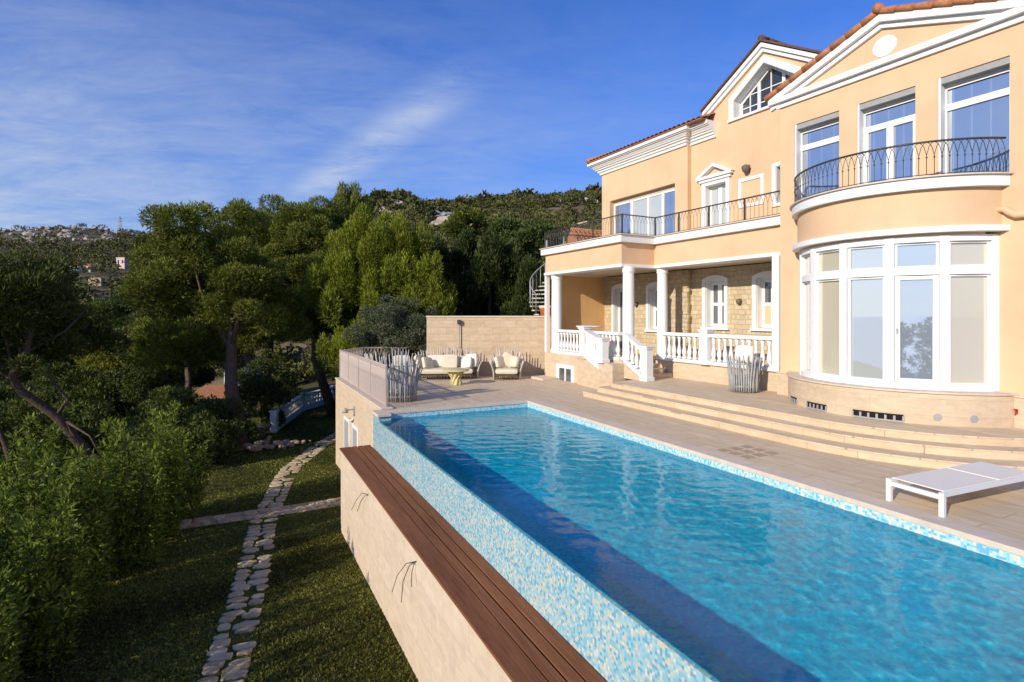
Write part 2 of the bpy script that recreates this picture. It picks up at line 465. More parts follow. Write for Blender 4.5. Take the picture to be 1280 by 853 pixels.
cl=W.math('MINIMUM',W.math('ADD',W.math('MULTIPLY',cl,1.45),st),.8)
skyc=W.mix(1.0,sky.outputs[0],(.40,.96,2.0),'MULTIPLY')
skyc=W.mix(W.math('MULTIPLY',haze,.9),skyc,(2.6,3.7,6.0))
dt=W.n('ShaderNodeVectorMath',{0:gen,1:tuple(sd)},operation='DOT_PRODUCT').outputs['Value']
glow=W.math('POWER',W.math('MAXIMUM',dt,0.0),2.0)
lowz=W.ramp(sp.outputs[2],[(.0,(1,1,1)),(.45,(.0,.0,.0))])
skyc=W.mix(W.math('MULTIPLY',W.math('MULTIPLY',glow,lowz),.85),skyc,(7.5,7.6,7.2))
skyc=W.mix(cl,skyc,(6.0,6.9,8.6))
bg=W.n('ShaderNodeBackground',{'Color':skyc,'Strength':.094})
wo=t.nodes.new('ShaderNodeOutputWorld'); t.links.new(bg.outputs[0],wo.inputs['Surface'])

# ------------------------------------------------------------------ terrain
def sstep(x,a,b):
    t=np.clip((x-a)/(b-a),0,1); return t*t*(3-2*t)
SK_U=np.array([-600,-100,0,60,120,165,250,330,430,455,490,515,530,600,640,700,750,800,900,1280,2200],float)
SK_V=np.array([310,300,288,284,286,292,290,285,266,258,254,258,268,268,264,262,254,246,240,230,230],float)
def hnear(X,Y):
    a=-PF.s*X+PF.c*Y; b=PF.c*X+PF.s*Y
    z=-2.57-.033*np.clip(a,-12,25)
    z=z-.28*np.clip(-4.2-b,0,40)*(sstep(-b,4.2,9)*.6+.4)
    z=z-.30*np.clip(-6-Y,0,700)
    return np.maximum(z,-160)
def hfar(X,Y):
    Ys=np.maximum(Y,5.0)
    u=np.clip(640+690*X/Ys,-600,2200)
    vs=np.interp(u,SK_U,SK_V)
    Yc=np.interp(u,[-600,120,300,430,2200],[520,520,420,260,240])
    zc=2.5+(392.5-vs)/690*Yc
    z0=np.interp(u,[-600,60,300,420,520,2200],[-13,-13,-7,-1.,2.2,2.3])
    Y0=np.interp(u,[-600,200,400,520,2200],[85,75,52,40,40])
    s=np.clip((Ys-Y0)/(Yc-Y0),0,1)
    p=np.interp(u,[-600,200,430,600,2200],[1.25,1.25,1.0,.85,.85])
    z=z0+(zc-z0)*s**p
    z=z-np.clip(Ys-Yc,0,4000)*.12
    z=z+ (np.sin(X*.045+1)*np.cos(Y*.037)*2.2+np.sin(X*.13+Y*.08)*.8)*sstep(Ys,60,130)*(1-.6*sstep(np.abs(Ys-Yc)*-1,-40,0))
    return z
def H(X,Y):
    X=np.asarray(X,float); Y=np.asarray(Y,float)
    n=hnear(X,Y); f=hfar(X,Y)
    wgt=sstep(Y,38,62)
    z=n*(1-wgt)+f*wgt
    # raised ground behind the garden wall and under the villa's rear
    k=sstep(Y,22.6,23.5)*sstep(X,-4.4,-3.6)
    z=z*(1-k)+np.maximum(z,2.25)*k
    q=HF.c*X+HF.s*Y
    return z
rr=np.concatenate([np.linspace(0.5,60,120),np.geomspace(61,1400,110),[2500,6000,15000]])
aa=np.linspace(0,2*np.pi,481)[:-1]
RR,AA=np.meshgrid(rr,aa,indexing='ij')
GX=RR*np.sin(AA); GY=RR*np.cos(AA); GZ=H(GX,GY)
GZ=np.where(RR>2000,-165,GZ)
gv=np.stack([GX,GY,GZ],-1).reshape(-1,3)
n1,n2=RR.shape
i,j=np.meshgrid(np.arange(n1-1),np.arange(n2),indexing='ij'); j2=(j+1)%n2
gf=np.stack([i*n2+j,i*n2+j2,(i+1)*n2+j2,(i+1)*n2+j],-1).reshape(-1,4)
gv=np.vstack([gv,[[0,0,float(H(0,0))]]])
def m_ground():
    t=NT('ground_soil'); v=t.n('ShaderNodeNewGeometry').outputs['Position']
    sp=t.n('ShaderNodeSeparateXYZ',{'Vector':v})
    big=t.noise(v,.25,4); mid=t.noise(v,2.2,5,.65); fine=t.noise(v,26,4,.75)
    lawn=t.ramp(mid,[(.28,(.045,.045,.010)),(.5,(.075,.088,.014)),(.72,(.12,.12,.028))])
    lawn=t.mix(t.math('MULTIPLY',t.ramp(big,[(.45,(0,0,0)),(.7,(1,1,1))]),.55),lawn,(.095,.072,.030))
    lawn=t.mix(.5,lawn,t.ramp(fine,[(.3,(.014,.018,.004)),(.7,(.105,.12,.028))]))
    scrub=t.ramp(t.noise(v,.12,5,.6),[(.3,(.07,.06,.03)),(.5,(.14,.11,.06)),(.65,(.26,.20,.13)),(.8,(.38,.32,.24))])
    scrub=t.mix(.4,scrub,t.ramp(t.noise(v,1.3,5,.7),[(.3,(.02,.022,.01)),(.7,(.16,.13,.07))]))
    far=t.ramp(t.math('MULTIPLY',sp.outputs[1],1/100),[(.34,(0,0,0)),(.5,(1,1,1))])
    return t.pbr(t.mix(far,lawn,scrub),.95,.08,t.bump(fine,.5,.03))
gm=m_ground()
g=np_mesh('ground',gv,gf,gm,smooth=True); tag(g,kind='structure')
# sea far below, behind the viewpoint (what the big windows mirror)
mb=MB(); n=64
mb.add([(0,0,-120)]+[(25000*math.cos(2*math.pi*k/n),-300+25000*math.sin(2*math.pi*k/n)*(1 if math.sin(2*math.pi*k/n)<0 else 0),-120) for k in range(n)],[(0,1+k,1+(k+1)%n) for k in range(n)])
t=NT('sea_water'); seam=t.pbr((.30,.38,.46),.5,.5,t.bump(t.noise(t.obj(),.02,4),.3,2))
tag(mb.build('sea',seam),kind='structure')

# ------------------------------------------------------------------ lawn grass
def lawn_z(x,y):
    return H(x,y)
def pf_inv(b,a): return PF.c*b-PF.s*a, PF.s*b+PF.c*a
N=120000
b=rng.uniform(-4.3,2.3,N); a=rng.uniform(3,14.6,N)**1.0
b2=rng.uniform(-3.5,7.5,60000); a2=rng.uniform(14.6,36,60000)
keep=(b2<3.3)|(a2>22.4)
b=np.concatenate([b,b2[keep]]); a=np.concatenate([a,a2[keep]])
x,y=pf_inv(b,a); z=H(x,y)
k=(x<-5.8)|(y<22.0)
x,y,z,a=x[k],y[k],z[k],a[k]
PATHS=[[(-2.6,4.0),(-4.22,8.05),(-5.45,11.57),(-6.75,15.0),(-7.9,19.1),(-8.3,20.8),(-8.55,24.3),(-8.5,26.2),(-8.3,29.0)],[(-8.9,14.7),(-7.6,15.3),(-6.3,15.9),(-5.3,16.45),(-4.35,16.95)]]
dmin=np.full(len(x),9.0)
for P_ in PATHS:
    for (x0,y0),(x1,y1) in zip(P_[:-1],P_[1:]):
        L2=(x1-x0)**2+(y1-y0)**2; tt_=np.clip(((x-x0)*(x1-x0)+(y-y0)*(y1-y0))/L2,0,1)
        dmin=np.minimum(dmin,np.hypot(x-x0-tt_*(x1-x0),y-y0-tt_*(y1-y0)))
k=(dmin>.36+rng.normal(0,.05,len(x)))|(rng.random(len(x))<.07)
x,y,z,a=x[k],y[k],z[k],a[k]
M=len(x)
ang=rng.uniform(0,2*np.pi,M); hh=rng.uniform(.018,.045,M); ww=rng.uniform(.012,.028,M)*(1+a/30)
lx,ly=np.cos(ang),np.sin(ang); tl=rng.normal(0,.03,(M,2))
v0=np.stack([x-lx*ww,y-ly*ww,z-.01],-1); v1=np.stack([x+lx*ww,y+ly*ww,z-.01],-1); v2=np.stack([x+tl[:,0],y+tl[:,1],z+hh],-1)
gv=np.stack([v0,v1,v2],1).reshape(-1,3); gf=np.arange(M*3).reshape(-1,3)
GRASS=m_leaf('grass_blades',(.045,.045,.008),(.30,.29,.06),.3)
sh=np.clip(.35+.28*np.sin(x*1.3+np.sin(y*.9)*2)+rng.normal(0,.22,M),0,1)
o=np_mesh('grass',gv,gf,GRASS,sh); tag(o,'short patchy green grass of the lawn below the pool','grass',kind='stuff')

# ------------------------------------------------------------------ flagstone paths
def m_flag():
    t=NT('flagstone'); a=t.n('ShaderNodeAttribute',attribute_name='shade').outputs['Fac']; v=t.obj()
    col=t.ramp(a,[(0,(.36,.25,.13)),(.4,(.58,.44,.24)),(.7,(.68,.54,.32)),(1,(.46,.36,.24))])
    col=t.mix(.4,col,t.ramp(t.noise(v,7,5,.7),[(.3,(.16,.12,.07)),(.7,(.58,.50,.37))]))
    return t.pbr(col,.85,.15,t.bump(t.noise(v,12,4),.4,.02))
FLAG=m_flag()
def flag_path(name,center,width,ds,cross,bed=False):
    # irregular flat stones along a polyline
    pts=[Vector((p[0],p[1])) for p in center]
    seg=[(pts[i+1]-pts[i]).length for i in range(len(pts)-1)]; L=sum(seg)
    mb=MB(); shd=[]
    if bed:     # earth and mortar between the stones
        nb=24
        for i in range(nb):
            q=[]
            for f in (i/nb,(i+1)/nb):
                d=f*L*.9999; k=0
                while k<len(seg)-1 and d>seg[k]: d-=seg[k]; k+=1
                td=(pts[k+1]-pts[k]).normalized(); c=pts[k]+td*d; nn=Vector((td.y,-td.x))*width*.53
                q.append((c-nn,c+nn))
            P4=[q[0][0],q[0][1],q[1][1],q[1][0]]
            mb.add([(p.x,p.y,float(H(p.x,p.y))+.014) for p in P4],[(0,1,2,3)]); shd.append(.12)
    s=0.0
    while s<L:
        step=ds*random.uniform(.8,1.25)
        d=s+step/2; i=0
        while i<len(seg)-1 and d>seg[i]: d-=seg[i]; i+=1
        tdir=(pts[i+1]-pts[i]).normalized(); p=pts[i]+tdir*d; nrm=Vector((tdir.y,-tdir.x))
        wd=width(s/L) if callable(width) else width
        k=cross
        cuts=sorted([-wd/2]+[(-.5+(q+1)/k+random.uniform(-.16,.16))*wd for q in range(k-1)]+[wd/2])
        for q in range(k):
            c0,c1=cuts[q],cuts[q+1]
            if random.random()<.05: continue
            cc=(c0+c1)/2+random.uniform(-.02,.02); hw=(c1-c0)/2*random.uniform(.86,1.02); hl=step/2*random.uniform(.84,1.05)
            off=random.uniform(-.09,.09); m=random.choice((6,7,8)); ph=random.uniform(0,6.28)
            poly=[]
            for e in range(m):
                an=ph+2*math.pi*e/m+random.uniform(-.22,.22)
                cx,cy=math.cos(an),math.sin(an)
                kk=1/max(abs(cx),abs(cy))**.65*random.uniform(.85,1.02)
                w2=p+nrm*(cc+cx*kk*hw)+tdir*(off+cy*kk*hl)
                poly.append((w2.x,w2.y))
            top=.03+random.uniform(0,.012)
            zz=[float(H(X,Y)) for X,Y in poly]
            n=len(poly)
            ctr=Vector((sum(X for X,_ in poly)/n,sum(Y for _,Y in poly)/n))
            inn=[(ctr.x+(X-ctr.x)*.9,ctr.y+(Y-ctr.y)*.9) for X,Y in poly]
            vs=[(X,Y,z-.03) for (X,Y),z in zip(poly,zz)]+[(X,Y,z+top*.6) for (X,Y),z in zip(poly,zz)]+[(X,Y,z+top) for (X,Y),z in zip(inn,zz)]
            fs=[]
            for e in range(n):
                f=(e+1)%n; fs+=[(e,f,n+f,n+e),(n+e,n+f,2*n+f,2*n+e)]
            fs.append(tuple(range(2*n,3*n)))
            mb.add(vs,fs); shd+= [random.random()]*len(fs)
        s+=step
    o=mb.build(name,FLAG)
    at=o.data.attributes.new('shade','FLOAT','FACE'); at.data.foreach_set('value',np.array(shd,dtype=np.float32))
    return tag(o,kind='structure')
flag_path('stone_path',[(-2.6,4.0),(-4.22,8.05),(-5.45,11.57),(-6.75,15.0),(-7.9,19.1),(-8.3,20.8),(-8.55,24.3),(-8.5,26.2),(-8.3,29.0)],lambda q:.70+.10*q,.24,2)
flag_path('stone_path',[(-8.9,14.7),(-7.6,15.3),(-6.3,15.9),(-5.3,16.45),(-4.35,16.95)],.80,.30,2,True)
# ------------------------------------------------------------------ pool terrace, pool, deck  (x = b across, y = a along)
A1=13.97; BL=3.40; BR=7.41; BO=3.09; A0=-1.5; WZ=-.165
mb=MB()
mb.box(BR+.32,18,-9,13.0,-.35,0); mb.box(BR+.32,18,13.0,25.2,-.35,0)
mb.prism_z([(3.37,A1+.32),(BR+.32,A1+.32),(BR+.32,25.2),(6.9,24.2),(4.7,24.0),(3.37,22.05)],-.35,0)
mb.box(BO,BR+.32,-9,A0-.32,-.35,0)
o=mb.build('pool_terrace',PAVE,None,PF,(8,10,0)); tag(o,kind='structure')

pool=thing('swimming_pool','long infinity swimming pool with blue mosaic walls beside the villa terrace','swimming pool',(5.4,8,-.9),PF)
mb=MB(); FZ=-.50
mb.add([(BL,A0,FZ),(BR,A0,FZ),(BR,A1,FZ),(BL,A1,FZ)],[(0,1,2,3)])
mb.add([(BR,A0,FZ),(BR,A0,WZ-.02),(BR,A1,WZ-.02),(BR,A1,FZ)],[(0,1,2,3)])
mb.add([(BL,A1,FZ),(BR,A1,FZ),(BR,A1,WZ-.02),(BL,A1,WZ-.02)],[(0,1,2,3)])
mb.add([(BL,A0,FZ),(BL,A0,WZ-.02),(BR,A0,WZ-.02),(BR,A0,FZ)],[(0,1,2,3)])
basin=mb.build('basin',MOSAICB,pool)
mb=MB()
mb.box(BR,BR+.10,A0,A1+.0,WZ-.02,-.022); mb.box(BL,BR+.10,A1,A1+.10,WZ-.02,-.022); mb.box(BL,BR+.10,A0-.1,A0,WZ-.02,-.022)
mb.build('waterline_band',MOSAICW,pool)
mb=MB(); mb.box(BO,BL,A0-.1,A1-.28,-1.9,WZ-.012); mb.box(BO,BL,A1-.28,A1+.34,-1.9,-.055)
mb.build('overflow_wall',MOSAIC,pool)
mb=MB()
cy=A0
mb.box(BR-.02,BR+.30,A0-.3,A1+.30,-.06,.012)
mb.box(BL+.0,BR-.02,A1-.02,A1+.30,-.06,.012)
mb.box(BO-.035,BL-.0,A1-.33,A1+.38,-.055,.014)
mb.box(BO,BR-.02,A0-.3,A0+.02,-.06,.012)
mb.build('coping',COPING,pool,bevel=.008)
# underwater lamp niche and steps are not seen; the skimmer mouth is
# water
def m_water():
    t=NT('pool_water'); v=t.obj()
    n1=t.noise(v,12,4,.6,.4)
    nm=t.bump(n1,.14,.012)
    rf=t.n('ShaderNodeBsdfRefraction',{'Color':(.20,.97,1.0,1),'Roughness':.0,'IOR':1.33,'Normal':t.bump(n1,.22,.02)})
    gl=t.n('ShaderNodeBsdfGlossy',{'Color':(1,1,1,1),'Roughness':.015,'Normal':nm})
    fc=t.n('ShaderNodeLayerWeight',{'Blend':.5,'Normal':nm}).outputs['Facing']
    fr=t.math('ADD',t.math('MULTIPLY',t.math('POWER',fc,5.0),.62),.02)
    return t.surf(t.n('ShaderNodeMixShader',{0:fr,1:rf.outputs[0],2:gl.outputs[0]}).outputs[0])
# rippled surface
wx=np.arange(BO+.012,BR+.001,.036); wy=np.arange(A0,A1+.001,.036)
GXw,GYw=np.meshgrid(wx,wy,indexing='ij')
wz=np.zeros_like(GXw); wr=np.random.default_rng(3)
for k in range(46):
    lam=wr.choice([.125,.15,.19,.24,.31,.45])*wr.uniform(.85,1.15); th=wr.uniform(0,2*np.pi); th=th if k%3 else wr.normal(.9,.5)
    wz+=lam*.0012*np.sin(2*np.pi/lam*(GXw*np.cos(th)+GYw*np.sin(th))+wr.uniform(0,6.28))
calm=np.clip((GXw-BL)/.25,0.12,1)
wz*=calm*1.0
nx_,ny_=GXw.shape
ii,jj=np.meshgrid(np.arange(nx_-1),np.arange(ny_-1),indexing='ij')
wf=np.stack([ii*ny_+jj,(ii+1)*ny_+jj,(ii+1)*ny_+jj+1,ii*ny_+jj+1],-1)
cx_=(GXw[:-1,:-1]+GXw[1:,1:])/2; cyy=(GYw[:-1,:-1]+GYw[1:,1:])/2
ok_=~((cx_<BL)&(cyy>A1-.28))
wf=wf[ok_].reshape(-1,4)
o=np_mesh('water',np.stack([GXw-5.4,GYw-8,wz],-1).reshape(-1,3),wf,m_water(),smooth=True)
o.location=PF.w(5.4,8,WZ); o.rotation_euler=(0,0,PF.a); tag(o,kind='structure')
CAUS=True
if CAUS:
    scene.cycles.caustics_refractive=True; sl.cycles.is_caustics_light=True
    o.cycles.is_caustics_caster=True
    basin.cycles.is_caustics_receiver=True

# timber deck over the overflow channel
deck=thing('timber_deck','long dark brown timber deck strip along the foot of the pool mosaic wall','deck',(2.7,8,-1.0),PF)
DZ=-.93
for (x0,x1) in ((2.30,2.585),(2.60,2.735),(2.76,2.895),(2.915,3.075)):
    mb=MB()
    ycuts=[-5,2.1,5.9,9.3,14.62] if x0<2.5 else [-5,3.6,7.5,11.2,14.62]
    for i in range(4): mb.box(x0,x1,ycuts[i]+.003,ycuts[i+1]-.003,DZ-.035,DZ)
    mb.build('plank',WOOD,deck,bevel=.004)
mb=MB(); mb.box(2.36,3.085,-5,14.6,DZ-.09,DZ-.045); mb.build('gap_shade_sheet',DARK,deck)  # solid dark sheet under the planks, painting the shade between them

# wall under the deck
wl=thing('retaining_wall','tall pale travertine retaining wall under the timber deck above the lawn','wall',(2.4,8,-3.2),PF)
mb=MB(); mb.box(2.33,3.06,-5,14.60,-3.6,DZ-.05); mb.build('wall_face',TRAVL,wl)
mb=MB(); mb.box(2.29,2.34,-5,14.62,-3.5,-2.78-.0); 
mb=MB()
for (pts) in ([(12.18,-1.72,.16),(11.95,-1.45,.1),(11.6,-1.2,.05),(11.2,-1.13,.0)],[(11.75,-1.62,.12),(11.6,-1.38,.08),(11.35,-1.18,.03),(11.2,-1.13,.0)]):
    mb.tube([(2.325-o_,a_,z_) for a_,z_,o_ in pts],.0055,5)
mb.build('cable',CABLE,wl)
mb=MB()
for (pts) in ([(8.58,-1.86,.18),(8.45,-1.55,.13),(8.2,-1.28,.06),(7.86,-1.12,.0)],[(8.1,-1.80,.16),(8.12,-1.5,.13),(8.02,-1.24,.06),(7.86,-1.12,.0)],[(7.8,-1.45,.09),(7.9,-1.3,.06),(7.9,-1.15,.02),(7.86,-1.12,.0)]):
    mb.tube([(2.325-o_,a_,z_) for a_,z_,o_ in pts],.0055,5)
mb.build('cable',CABLE,wl)

# lower storey under the far terrace with its window
tw=thing('terrace_wall','pale stone wall under the far terrace with a white window and lamp','wall',(3.4,18,-3),PF)
mb=MB(); mb.wall_x(3.36,14.30,22.25,-4.2,-.02,[(17.75,18.75,-3.3,-1.12),(19.25,20.35,-3.3,-1.14)],.25)
mb.box(3.62,3.7,14.3,22.2,-4.2,-.36); mb.prism_z([(3.5,21.5),(6.9,21.5),(6.9,24.1),(4.72,23.9),(3.5,22.1)],-4.2,-.36)
mb.build('wall_face',TRAV,tw)
mb=MB(); mb.box(3.30,3.62,14.36,22.05,.003,.055); mb.build('coping',COPING,tw,bevel=.01)
for (y0,y1) in ((17.75,18.75),(19.25,20.35)):
    mb=MB()
    mb.box(3.35,3.62,y0-.0,y0+.09,-3.3,-1.12); mb.box(3.35,3.62,y1-.09,y1,-3.3,-1.12); mb.box(3.35,3.62,y0+.09,y1-.09,-1.24,-1.12)
    mb.box(3.42,3.5,(y0+y1)/2-.04,(y0+y1)/2+.04,-3.3,-1.24)
    f=mb.build('window',WHITE,tw)
    mb=MB(); mb.add([(3.47,y0+.09,-3.3),(3.47,y1-.09,-3.3),(3.47,y1-.09,-1.24),(3.47,y0+.09,-1.24)],[(0,1,2,3)]); mb.build('pane',GL_DIM,f)
mb=MB(); mb.box(3.10,3.36,18.28,18.34,-.62,-.58); mb.lathe([(.015,0),(.11,-.02),(.06,.07),(.03,.13),(.0,.14)],(3.06,18.31,-.66),10); mb.box(3.33,3.36,18.25,18.37,-.75,-.5)
mb.build('wall_lamp',GREYM,tw)
mb=MB(); mb.tube([(3.34,18.4,-.9),(3.28,18.5,-.98),(3.26,18.75,-1.05),(3.3,19.0,-1.0)],.03,6); mb.build('pipe',WHITE,tw)

# ------------------------------------------------------------------ railings
def railing(mb,pts,h,sp=.12,r=.008,arch=True,n=4,knob=0.0,base=.04):
    P=[Vector(p) for p in pts]
    seg=[(P[i+1]-P[i]).length for i in range(len(P)-1)]; L=sum(seg)
    def at(s):
        s=max(0,min(L-1e-6,s)); i=0
        while i<len(seg)-1 and s>seg[i]: s-=seg[i]; i+=1
        return P[i].lerp(P[i+1],s/seg[i])
    n_=max(2,int(round(L/sp))); d=L/n_
    h1=h*.62 if arch else h
    for i in range(n_+1):
        p=at(i*d); mb.tube([p+Vector((0,0,base)),p+Vector((0,0,h1))],r,n,False,False)
        if knob: mb.lathe([(.002,-knob),(knob*.8,0),(.002,knob)],tuple(p+Vector((0,0,h*.56))),5)
        if arch and i+2<=n_:
            pts2=[]
            for k in range(7):
                f=k/6; x=i*d+2*d*f
                pts2.append(at(x)+Vector((0,0,h1+(h-h1)*math.sin(math.pi*f)**.55)))
            mb.tube(pts2,r*.9,n,False,False)
    K=[at(L*i/max(1,len(P)*4)) for i in range(len(P)*4+1)] if len(P)>2 else P
    line=P
    mb.tube([p+Vector((0,0,base)) for p in line],r*1.2,n,False,False)
    return line
def rail_top(mb,pts,h,r=.018): mb.tube([Vector(p)+Vector((0,0,h)) for p in pts],r,6,True,True)

tr_=thing('terrace_railing','taupe metal railing round the left edge of the far terrace','railing',(3.45,18,.05),PF)
mb=MB(); L0=[(3.46,14.45,.055),(3.46,21.85,.055)]
railing(mb,L0,1.07,.10,.014); 
mb.box(3.452,3.468,14.45,21.85,.80,.83); 
mb.build('bars',TAUPE,tr_)
mb=MB(); rail_top(mb,[(3.46,14.40,.055),(3.46,21.85,.055)],1.08,.024); mb.build('handrail',TAUPE,tr_)
for y in (14.45,16.3,18.15,20.0,21.85):
    mb=MB(); mb.box(3.438,3.482,y-.022,y+.022,.05,1.14); mb.build('post',TAUPE,tr_)
# back return of the railing
bk=[(3.46,21.9),(4.1,23.75),(5.35,23.2)]
tb=thing('terrace_railing','thin dark metal railing on the far edge of the terrace behind the seats','railing',(4.3,23,.05),PF)
mb=MB(); BK=[(3.46,21.95,.0),(4.69,23.67,.0),(5.66,23.2,.0),(6.3,22.6,0)]
railing(mb,BK,1.07,.14,.010); mb.build('bars',TAUPE,tb)
mb=MB(); rail_top(mb,BK,1.08,.018); mb.build('handrail',TAUPE,tb)
# ------------------------------------------------------------------ the villa   (x = q away from pool, y = p along facade to the left/far, z up)
V=thing('villa','large peach villa with white cornices, columns and a curved glass bay facing the pool','house',(14.0,10.5,0.0),HF)
XB,XP,XW,XU,XR=12.75,13.09,11.68,14.47,14.65    # bay block front, porch front, wing front, upper left wall, upper right wall
CX,CY=13.6,6.55                                  # centre of the round bay
FL=.98
def prt(mb,name,mat,parent=V,bevel=0.0): return mb.build(name,mat,parent,bevel=bevel)

# upper terrace of the house and the three long curved steps
def step_poly(q0,y_left,qs,Rr,shift=0.0):
    pts=[(q0,y_left),(qs,CY)]
    a0=math.pi/2; a1=R(172)
    half=[]
    for i in range(29):
        a=a0+(a1-a0)*i/28     # going from facing the pool round to the near side
        half.append((CX-Rr*math.sin(a),CY+Rr*math.cos(a)))
    pts+=half
    pts=[p for p in pts]
    pts+=[(15.5,half[-1][1]),(15.5,y_left+.3),(q0+.6,y_left+.12)]
    return pts
for k,(q0,yl,Rr,z) in enumerate(((9.93,13.63,3.90,.15),(10.22,13.32,3.52,.30),(10.55,13.08,3.20,.45))):
    mb=MB(); pl_=step_poly(q0,yl,CX-Rr,Rr)
    mb.prism_z(pl_,-.02 if k==0 else z-.15+.002,z-.028)
    big=[]
    mb2=MB()
    o=mb.build('steps',STEPM,None,HF,(12,10,0)); tag(o,kind='structure')
    tread=[(x-.022*(1 if i<31 else 0),y) for i,(x,y) in enumerate(pl_)]
    mb2.prism_z(tread,z-.028,z)
    o=mb2.build('upper_terrace' if k==2 else 'steps',PAVE,None,HF,(12,10,0)); tag(o,kind='structure')

# porch base, right part and wing
mb=MB(); mb.box(XP,XU+.4,9.05,12.85,.30,FL); mb.box(XP,XU+.4,12.85,13.95,.30,FL-.02)
mb.prism_z([(XW,13.95),(XU+.4,13.95),(XU+.4,18.62),(XW,18.62)],-.1,FL)
prt(mb,'porch_base',TRAV)
# low stone ledge before the wing
mb=MB(); mb.prism_z([(11.15,13.75),(XW-.003,13.75),(XW-.003,16.4),(11.45,16.1)],.0,.90); prt(mb,'stone_ledge',TRAV)
# stair in the notch
mb=MB()
for i in range(4):
    y1=13.95-.28*i; zt=FL-.132*(i+1)
    mb.box(11.86,XP-.03,y1-.28,y1-.003,.40,zt+.0)
prt(mb,'porch_stair',STEPM)
mb=MB(); mb.prism_x([(13.9,.44),(13.9,.98),(12.95,.50),(12.85,.44)],11.62,11.84); prt(mb,'stair_wall',TRAV)
# small cellar window in the wing base
mb=MB(); mb.strip_x([(16.55,-.02),(16.55,.60),(17.72,.60),(17.72,-.02)],[(16.73,-.02),(16.73,.46),(17.54,.46),(17.54,-.02)],XW-.05,XW+.02)
mb.box(XW-.035,XW+.0,17.10,17.17,0,.46)
f=prt(mb,'cellar_window',WHITE)
mb=MB(); mb.box(XW-.012,XW-.006,16.73,17.54,0,.46); prt(mb,'pane',GL_DIM,f)
mb=MB(); mb.box(XW-.75,XW-.06,17.55,18.6,.002,.07); prt(mb,'light_well_kerb',COPING)

# ground floor walls under the porch
def arch(y0,y1,z0,zs,rise,n=8):
    pts=[(y0,z0),(y0,zs)]
    for i in range(1,n): 
        f=i/n; pts.append((y0+(y1-y0)*f,zs+rise*math.sin(math.pi*f)**.8))
    return pts+[(y1,zs),(y1,z0)]
mb=MB()
wall_l=[(16.78,17.75,FL,3.53),(14.80,15.72,1.9,3.49)]
wall_r=[(12.32,13.18,2.05,3.59),(10.32,11.20,2.05,3.59)]
mb.wall_x(XU,13.87,18.5,FL,4.02,wall_l,.32)
mb.wall_x(XR,9.05,13.87,FL,4.02,wall_r,.32)
mb.box(XU,XR+.1,13.80,13.87,FL,4.02)
prt(mb,'porch_wall',RUBBLE)
mb=MB(); mb.box(12.0,XU+.3,18.36,18.66,FL,4.04); prt(mb,'porch_side_wall',ORANGE)
# pilaster seam of rough stones at the step in the wall
mb=MB()
z=FL
while z<3.95:
    h=random.uniform(.10,.2); mb.box(XU-.03-random.random()*.03,XU+.03,13.78-random.random()*.06,13.98+random.random()*.05,z,min(z+h-.01,4.0)); z+=h
prt(mb,'stone_quoin',RUBBLE)
def arched_window(x,y0,y1,z0,zs,rise,fw,parts,door=False,cat='window'):
    out=arch(y0-fw,y1+fw,z0,zs+fw*.7,rise); inn=arch(y0+.0,y1-.0,z0,zs,rise*.75)
    mb=MB(); mb.strip_x(out,inn,x-.07,x+.0)
    # deep white reveal
    rv=[(y0+.012,z0),(y0+.012,zs+.005),(y1-.012,zs+.005),(y1-.012,z0)]; rv2=[(y0+.03,z0),(y0+.03,zs-.012),(y1-.03,zs-.012),(y1-.03,z0)]
    mb.strip_x(rv,rv2,x-.03,x+.26)
    mb.prism_x(arch(y0,y1,zs+.012,zs+.013,rise*.75),x-.022,x+.0)
    if not door: mb.box(x-.10,x+.02,y0-fw-.05,y1+fw+.05,z0-.09,z0-.005)
    f=prt(mb,'door_frame' if door else 'window_frame',WHITE)
    mb=MB()
    a,b=y0+.03,y1-.03; m=(a+b)/2; xx=x+.2
    for (p0,p1) in ((a,m),(m,b)):
        mb.box(xx,xx+.06,p0,p0+.085,z0,zs-.013); mb.box(xx,xx+.06,p1-.085,p1,z0,zs-.013)
        mb.box(xx,xx+.06,p0+.085,p1-.085,z0,z0+.1); mb.box(xx,xx+.06,p0+.085,p1-.085,zs-.10,zs-.013)
        if parts: mb.box(xx,xx+.06,p0+.085,p1-.085,z0+parts-.05,z0+parts+.05)
    prt(mb,'sash',WHITE,f)
    mb=MB(); mb.box(xx+.03,xx+.035,a,b,z0,zs-.014); prt(mb,'pane',GL_DIM,f)
    return f
arched_window(XU,16.80,17.73,FL,3.50,.14,.10,0,True)
arched_window(XU,14.84,15.68,1.92,3.46,.14,.12,.75)
arched_window(XR,12.36,13.14,2.07,3.56,.13,.13,.75)
f4=arched_window(XR,10.34,11.18,2.07,3.56,.13,.13,.72)
mb=MB(); mb.box(XR+.215,XR+.22,10.4,11.1,2.12,2.76); prt(mb,'peach_reflection',PEACH,f4)  # peach reflection in the lower glass, added as a plaster-coloured sheet

# columns
def column(x,y,r):
    mb=MB(); mb.lathe([(r*1.25,0),(r*1.25,.07),(r*1.12,.12),(r*1.02,.18),(r,.22),(r*1.0,1.6),(r*.94,2.8),(r*.96,2.86),(r*1.06,2.88),(r*1.06,2.93),(r*1.0,2.95),(r*1.12,3.0),(r*1.12,3.04)],(x,y,FL),24)
    return prt(mb,'column',WHITE)
column(11.93,18.13,.205); column(11.95,13.93,.19); column(13.30,13.80,.175)
mb=MB(); mb.box(XP-.05,XP+.2,9.29,9.50,FL,4.02); mb.box(XP-.085,XP-.0,9.27,9.52,FL,FL+.16); prt(mb,'pilaster',WHITE)
mb=MB(); mb.box(11.72,11.88,18.56,18.68,.9,4.02); prt(mb,'pilaster',WHITE)

